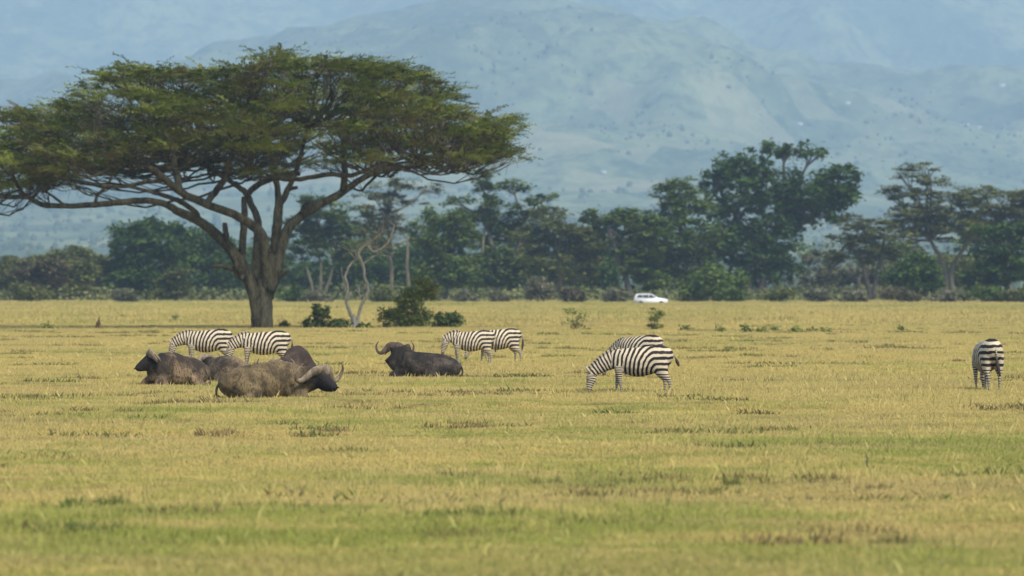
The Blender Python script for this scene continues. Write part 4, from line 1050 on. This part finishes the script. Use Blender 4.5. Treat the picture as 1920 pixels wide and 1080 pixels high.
def buffalo(px, s, yaw, label, mat, horn, poll, hyaw, hpitch, scale=1.0, hump=(.35, 0.0), rump=0.0, hroll=0.0, sink=0.0, hs=1.0, tip=1.0, tall=1.0):
    """poll: offset in metres (right, away, up) of the skull from the body centre"""
    x0, d0 = at(px, s); t = empty('buffalo', (x0, d0, float(gz(x0, d0)) - sink), yaw)
    tag(t, label, 'buffalo', 'buffaloes resting on the grass')
    k = scale
    torso = np.array([(-1.14, 0, .26, .14, .16), (-1.0, 0, .32, .32, .29), (-.65, 0, .37, .47, .40), (-.15, 0, .40, .54, .44), (.30, 0, .43, .46, .45), (.65, 0, .46, .35, .39), (.90, 0, .47, .24, .29)]) * k
    torso[:, 2] *= tall; torso[:, 4] *= tall
    hw = np.where(torso[:, 0] / k > hump[0], .32, .20)
    torso[:, 2] += hump[1] * np.exp(-((torso[:, 0] / k - hump[0]) / hw) ** 2); torso[:, 3] *= 1 - .9 * hump[1] * np.exp(-((torso[:, 0] / k - hump[0]) / hw) ** 2); torso[:, 4] += .5 * hump[1] * np.exp(-((torso[:, 0] / k - hump[0]) / hw) ** 2)
    torso[:2, 2] += rump
    cy, sy = math.cos(-yaw), math.sin(-yaw)
    pl = np.array([poll[0] * cy - poll[1] * sy, poll[0] * sy + poll[1] * cy, poll[2]])
    a = hyaw - yaw
    f = np.array([math.cos(a) * math.cos(hpitch), math.sin(a) * math.cos(hpitch), math.sin(hpitch)])
    lat = np.array([-math.sin(a), math.cos(a), 0]); upv = np.cross(f, lat); upv /= np.linalg.norm(upv)
    cr, sr = math.cos(hroll), math.sin(hroll); lat, upv = lat * cr + upv * sr, upv * cr - lat * sr
    if upv[2] < 0: upv = -upv
    mb = MB()
    P = crom(torso, 4); mb.tube(P[:, :3], P[:, 3], P[:, 4], n=18)
    sh = np.array([.60 * k, 0, .50 * k])
    Pn = crom([(*sh, .30 * k, .34 * k), (*(sh * .5 + pl * .5 + np.array([0, 0, -.02])), .25 * k, .35 * k), (*(pl - f * .04 - np.array([0, 0, .05])), .17, .24)], 5); mb.tube(Pn[:, :3], Pn[:, 3], Pn[:, 4], n=14)
    H = [(pl - f * .06 - upv * .02, .13, .17), (pl + f * .10 - upv * .05, .135, .20), (pl + f * .26 - upv * .06, .11, .17), (pl + f * .42 - upv * .05, .095, .13), (pl + f * .52 - upv * .045, .09, .105), (pl + f * .56 - upv * .045, .06, .06)]
    Ph = crom([(*(pl + (h[0] - pl) * hs), h[1] * hs, h[2] * hs) for h in H], 4); mb.tube(Ph[:, :3], Ph[:, 3], Ph[:, 4], n=14, up=upv)
    for sd in (-1, 1):
        for q0, q1, rr in (((-.85, .16, .62), (-.62, .26, .66), .085), ((-.98, .10, .50), (-.9, .22, .36), .09), ((.50, .20, .78), (.62, .36, .40), .09)):
            Pf = crom([(q0[0] * k, q0[1] * sd * k, q0[2] * k), ((q0[0] + q1[0]) / 2 * k, (q0[1] + q1[1]) / 2 * sd * k, (q0[2] + q1[2]) / 2 * k + .01), (q1[0] * k, q1[1] * sd * k, q1[2] * k)], 3); mb.tube(Pf, rr * k * 1.05, n=8)
        Pf = crom(np.array([(.55, sd * .26, .32, .14, .20), (.82, sd * .32, .20, .10, .13), (1.0, sd * .34, .12, .075, .085), (.78, sd * .38, .07, .055, .06), (.55, sd * .38, .06, .055, .055)]) * k, 4); mb.tube(Pf[:, :3], Pf[:, 3], Pf[:, 4], n=10)
        Pf = crom(np.array([(-.70, sd * .30, .38, .22, .34), (-.48, sd * .44, .28, .16, .24), (-.22, sd * .54, .15, .11, .14), (-.50, sd * .60, .09, .07, .08), (-.78, sd * .60, .06, .055, .055)]) * k, 4); mb.tube(Pf[:, :3], Pf[:, 3], Pf[:, 4], n=10)
    me = remeshed(mb, 'buffalo_body', .032, 4)
    V = coords(me); me.calc_loop_triangles()
    Nn = np.empty(len(V) * 3, np.float32); me.vertices.foreach_get('normal', Nn); Nn = Nn.reshape(-1, 3)
    dsp = (fbm(V[:, 0] * 5 + px, V[:, 2] * 3.2 + V[:, 1] * 2, 3) - .5) * .05 + .010 * np.sin(V[:, 0] * 34 + 5 * fbm(V[:, 0] * 3, V[:, 2] * 3 + px, 2) + V[:, 2] * 9) * np.clip(1 - np.abs(V[:, 0] / k - .55) / .5, 0, 1)
    V = V + Nn * dsp[:, None]; me.vertices.foreach_set('co', V.astype(np.float32).ravel()); me.update()
    dh = np.linalg.norm(V[:, None] - Ph[None, :, :3], axis=2).min(1)
    setattr_f(me, 'headness', np.clip(1.35 - (dh - .12) / .20, 0, 1))
    link('body', me, mat, t)
    # horns: two bossed halves that curl out, down and up
    def hp(l, u, w): return pl + (lat * l + upv * u + f * w) * hs
    for sd in (-1, 1):
        b = MB()
        pts = [(sd * .015, .135, .02, .075, .13), (sd * .11, .15, .02, .075, .13), (sd * .22, .12, .0, .062, .105), (sd * .34, -.01, -.03, .06, .088), (sd * .46, -.10, -.05, .05, .066), (sd * .57, -.08, -.06, .042, .050), (sd * .635, .04 * tip, -.05, .034, .037), (sd * .63, .18 * tip, -.03, .022, .023), (sd * .54, .30 * tip, -.02, .007, .007)]
        Q = crom([(*hp(*q[:3]), q[3] * hs, q[4] * hs) for q in pts], 5)
        b.tube(Q[:, :3], Q[:, 4], Q[:, 3], n=12, up=upv); b.build('horn', horn, t)
        e = MB(); p0 = hp(sd * .14, .0, -.02); p1 = hp(sd * .26, -.07, -.04); p2 = hp(sd * .36, -.17, -.05)
        Q = crom([(*p0, .03, .02), (*p1, .075, .02), (*p2, .02, .01)], 4); e.tube(Q[:, :3], Q[:, 3], Q[:, 4], n=8, up=tuple(lat)); 
        em = e.mesh('buffalo_ear'); setattr_f(em, 'headness', np.full(len(em.vertices), .8)); link('ear', em, mat, t)
        e = MB(); ep = hp(sd * .125, .03, .16); e.tube([ep - f * .02, ep, ep + f * .02], [.01, .024, .01], n=8); e.build('eye', M['eye'], t)
        e = MB(); ep = hp(sd * .045, -.02, .575); e.tube([ep - f * .01, ep + f * .008], [.024, .018], n=8); e.build('nostril', M['eye'], t)
    b = MB(); P = crom(np.array([(-1.12, 0, .48), (-1.24, .03, .34), (-1.25, .06, .16), (-1.16, .1, .06)]) * k, 4)
    b.tube(P, np.concatenate([np.linspace(.04, .025, len(P) - 4), [.035, .045, .04, .015]]), n=8); tm = b.mesh('buffalo_tail'); setattr_f(tm, 'headness', np.full(len(tm.vertices), .5)); link('tail', tm, mat, t)
    return t
m1 = buffalo_material('buffalo_hide_dusty', (0.175, 0.125, 0.060), (0.054, 0.039, 0.022), .62, 2.6)
m2 = buffalo_material('buffalo_hide_mud', (0.24, 0.165, 0.09), (0.036, 0.026, 0.018), .60, 1.7)
m3 = buffalo_material('buffalo_hide_brown', (0.23, 0.16, 0.088), (0.042, 0.031, 0.021), .66, 1.9)
m4 = buffalo_material('buffalo_hide_dark_brown', (0.120, 0.080, 0.055), (0.044, 0.030, 0.023), .55, 2.0)
m5 = buffalo_material('buffalo_hide_black', (0.090, 0.070, 0.052), (0.022, 0.018, 0.014), .50, 2.4)
buffalo(500, 78, R(6), 'nearest dusty brown buffalo lying with its black horned head turned right', m1, horn_m, (1.28, -.12, .58), R(-46), R(-20), .96, hump=(.3, .03), hs=1.14, tall=1.12)
buffalo(330, 69, R(222), 'leftmost buffalo, mud caked, lying with its head and broad boss facing left', m2, horn_m, (-.60, -.50, .80), R(192), R(-28), .92, hump=(.1, .08), hs=1.0, tip=.45, tall=1.1)
buffalo(424, 67, R(126), 'small looking brown buffalo between two others, rump toward the viewer', m3, horn_m, (-.60, .80, .58), R(140), R(-22), .82, hump=(-.4, .08), tall=1.08)
buffalo(553, 63, R(232), 'dark brown buffalo lying behind the nearest one, only its humped back and one horn showing', m4, horn_m, (-.52, -.85, .30), R(240), R(-20), .74, hump=(-.25, .25), hroll=0.0)
buffalo(795, 64, R(167), 'black buffalo lying apart on the right, horns raised and head turned away', m5, horn_d, (-.86, .26, .86), R(98), R(-4), .93, hump=(.90, .36), hs=.86)

# ------------------------------------------------------------------ haze
hm = bpy.data.materials.new('haze_air'); hm.use_nodes = True
ntl = hm.node_tree; ntl.nodes.remove(ntl.nodes['Principled BSDF'])
pv = ntl.nodes.new('ShaderNodeVolumePrincipled')
pv.inputs['Color'].default_value = (0.50, 0.71, 0.95, 1)
pv.inputs['Density'].default_value = 0.000088
pv.inputs['Anisotropy'].default_value = 0.0
ntl.links.new(pv.outputs[0], ntl.nodes['Material Output'].inputs['Volume'])
b = MB(); b.box((0, 7250, 600), (8200, 15500, 1212)); ho = b.build('haze', hm, None, False)
tag(ho, 'thin blue haze filling the air over the whole plain and the hills', 'haze', kind='stuff')
print('PADS', len(pads), 'SPRAY VERTS', nv, 'HMAX', float(hz(*np.meshgrid(hx, hy)).max()), 'GMIN', float(min(hz(*np.meshgrid(hx, hy)).min(), gz(*np.meshgrid(xs, ys)).min())))
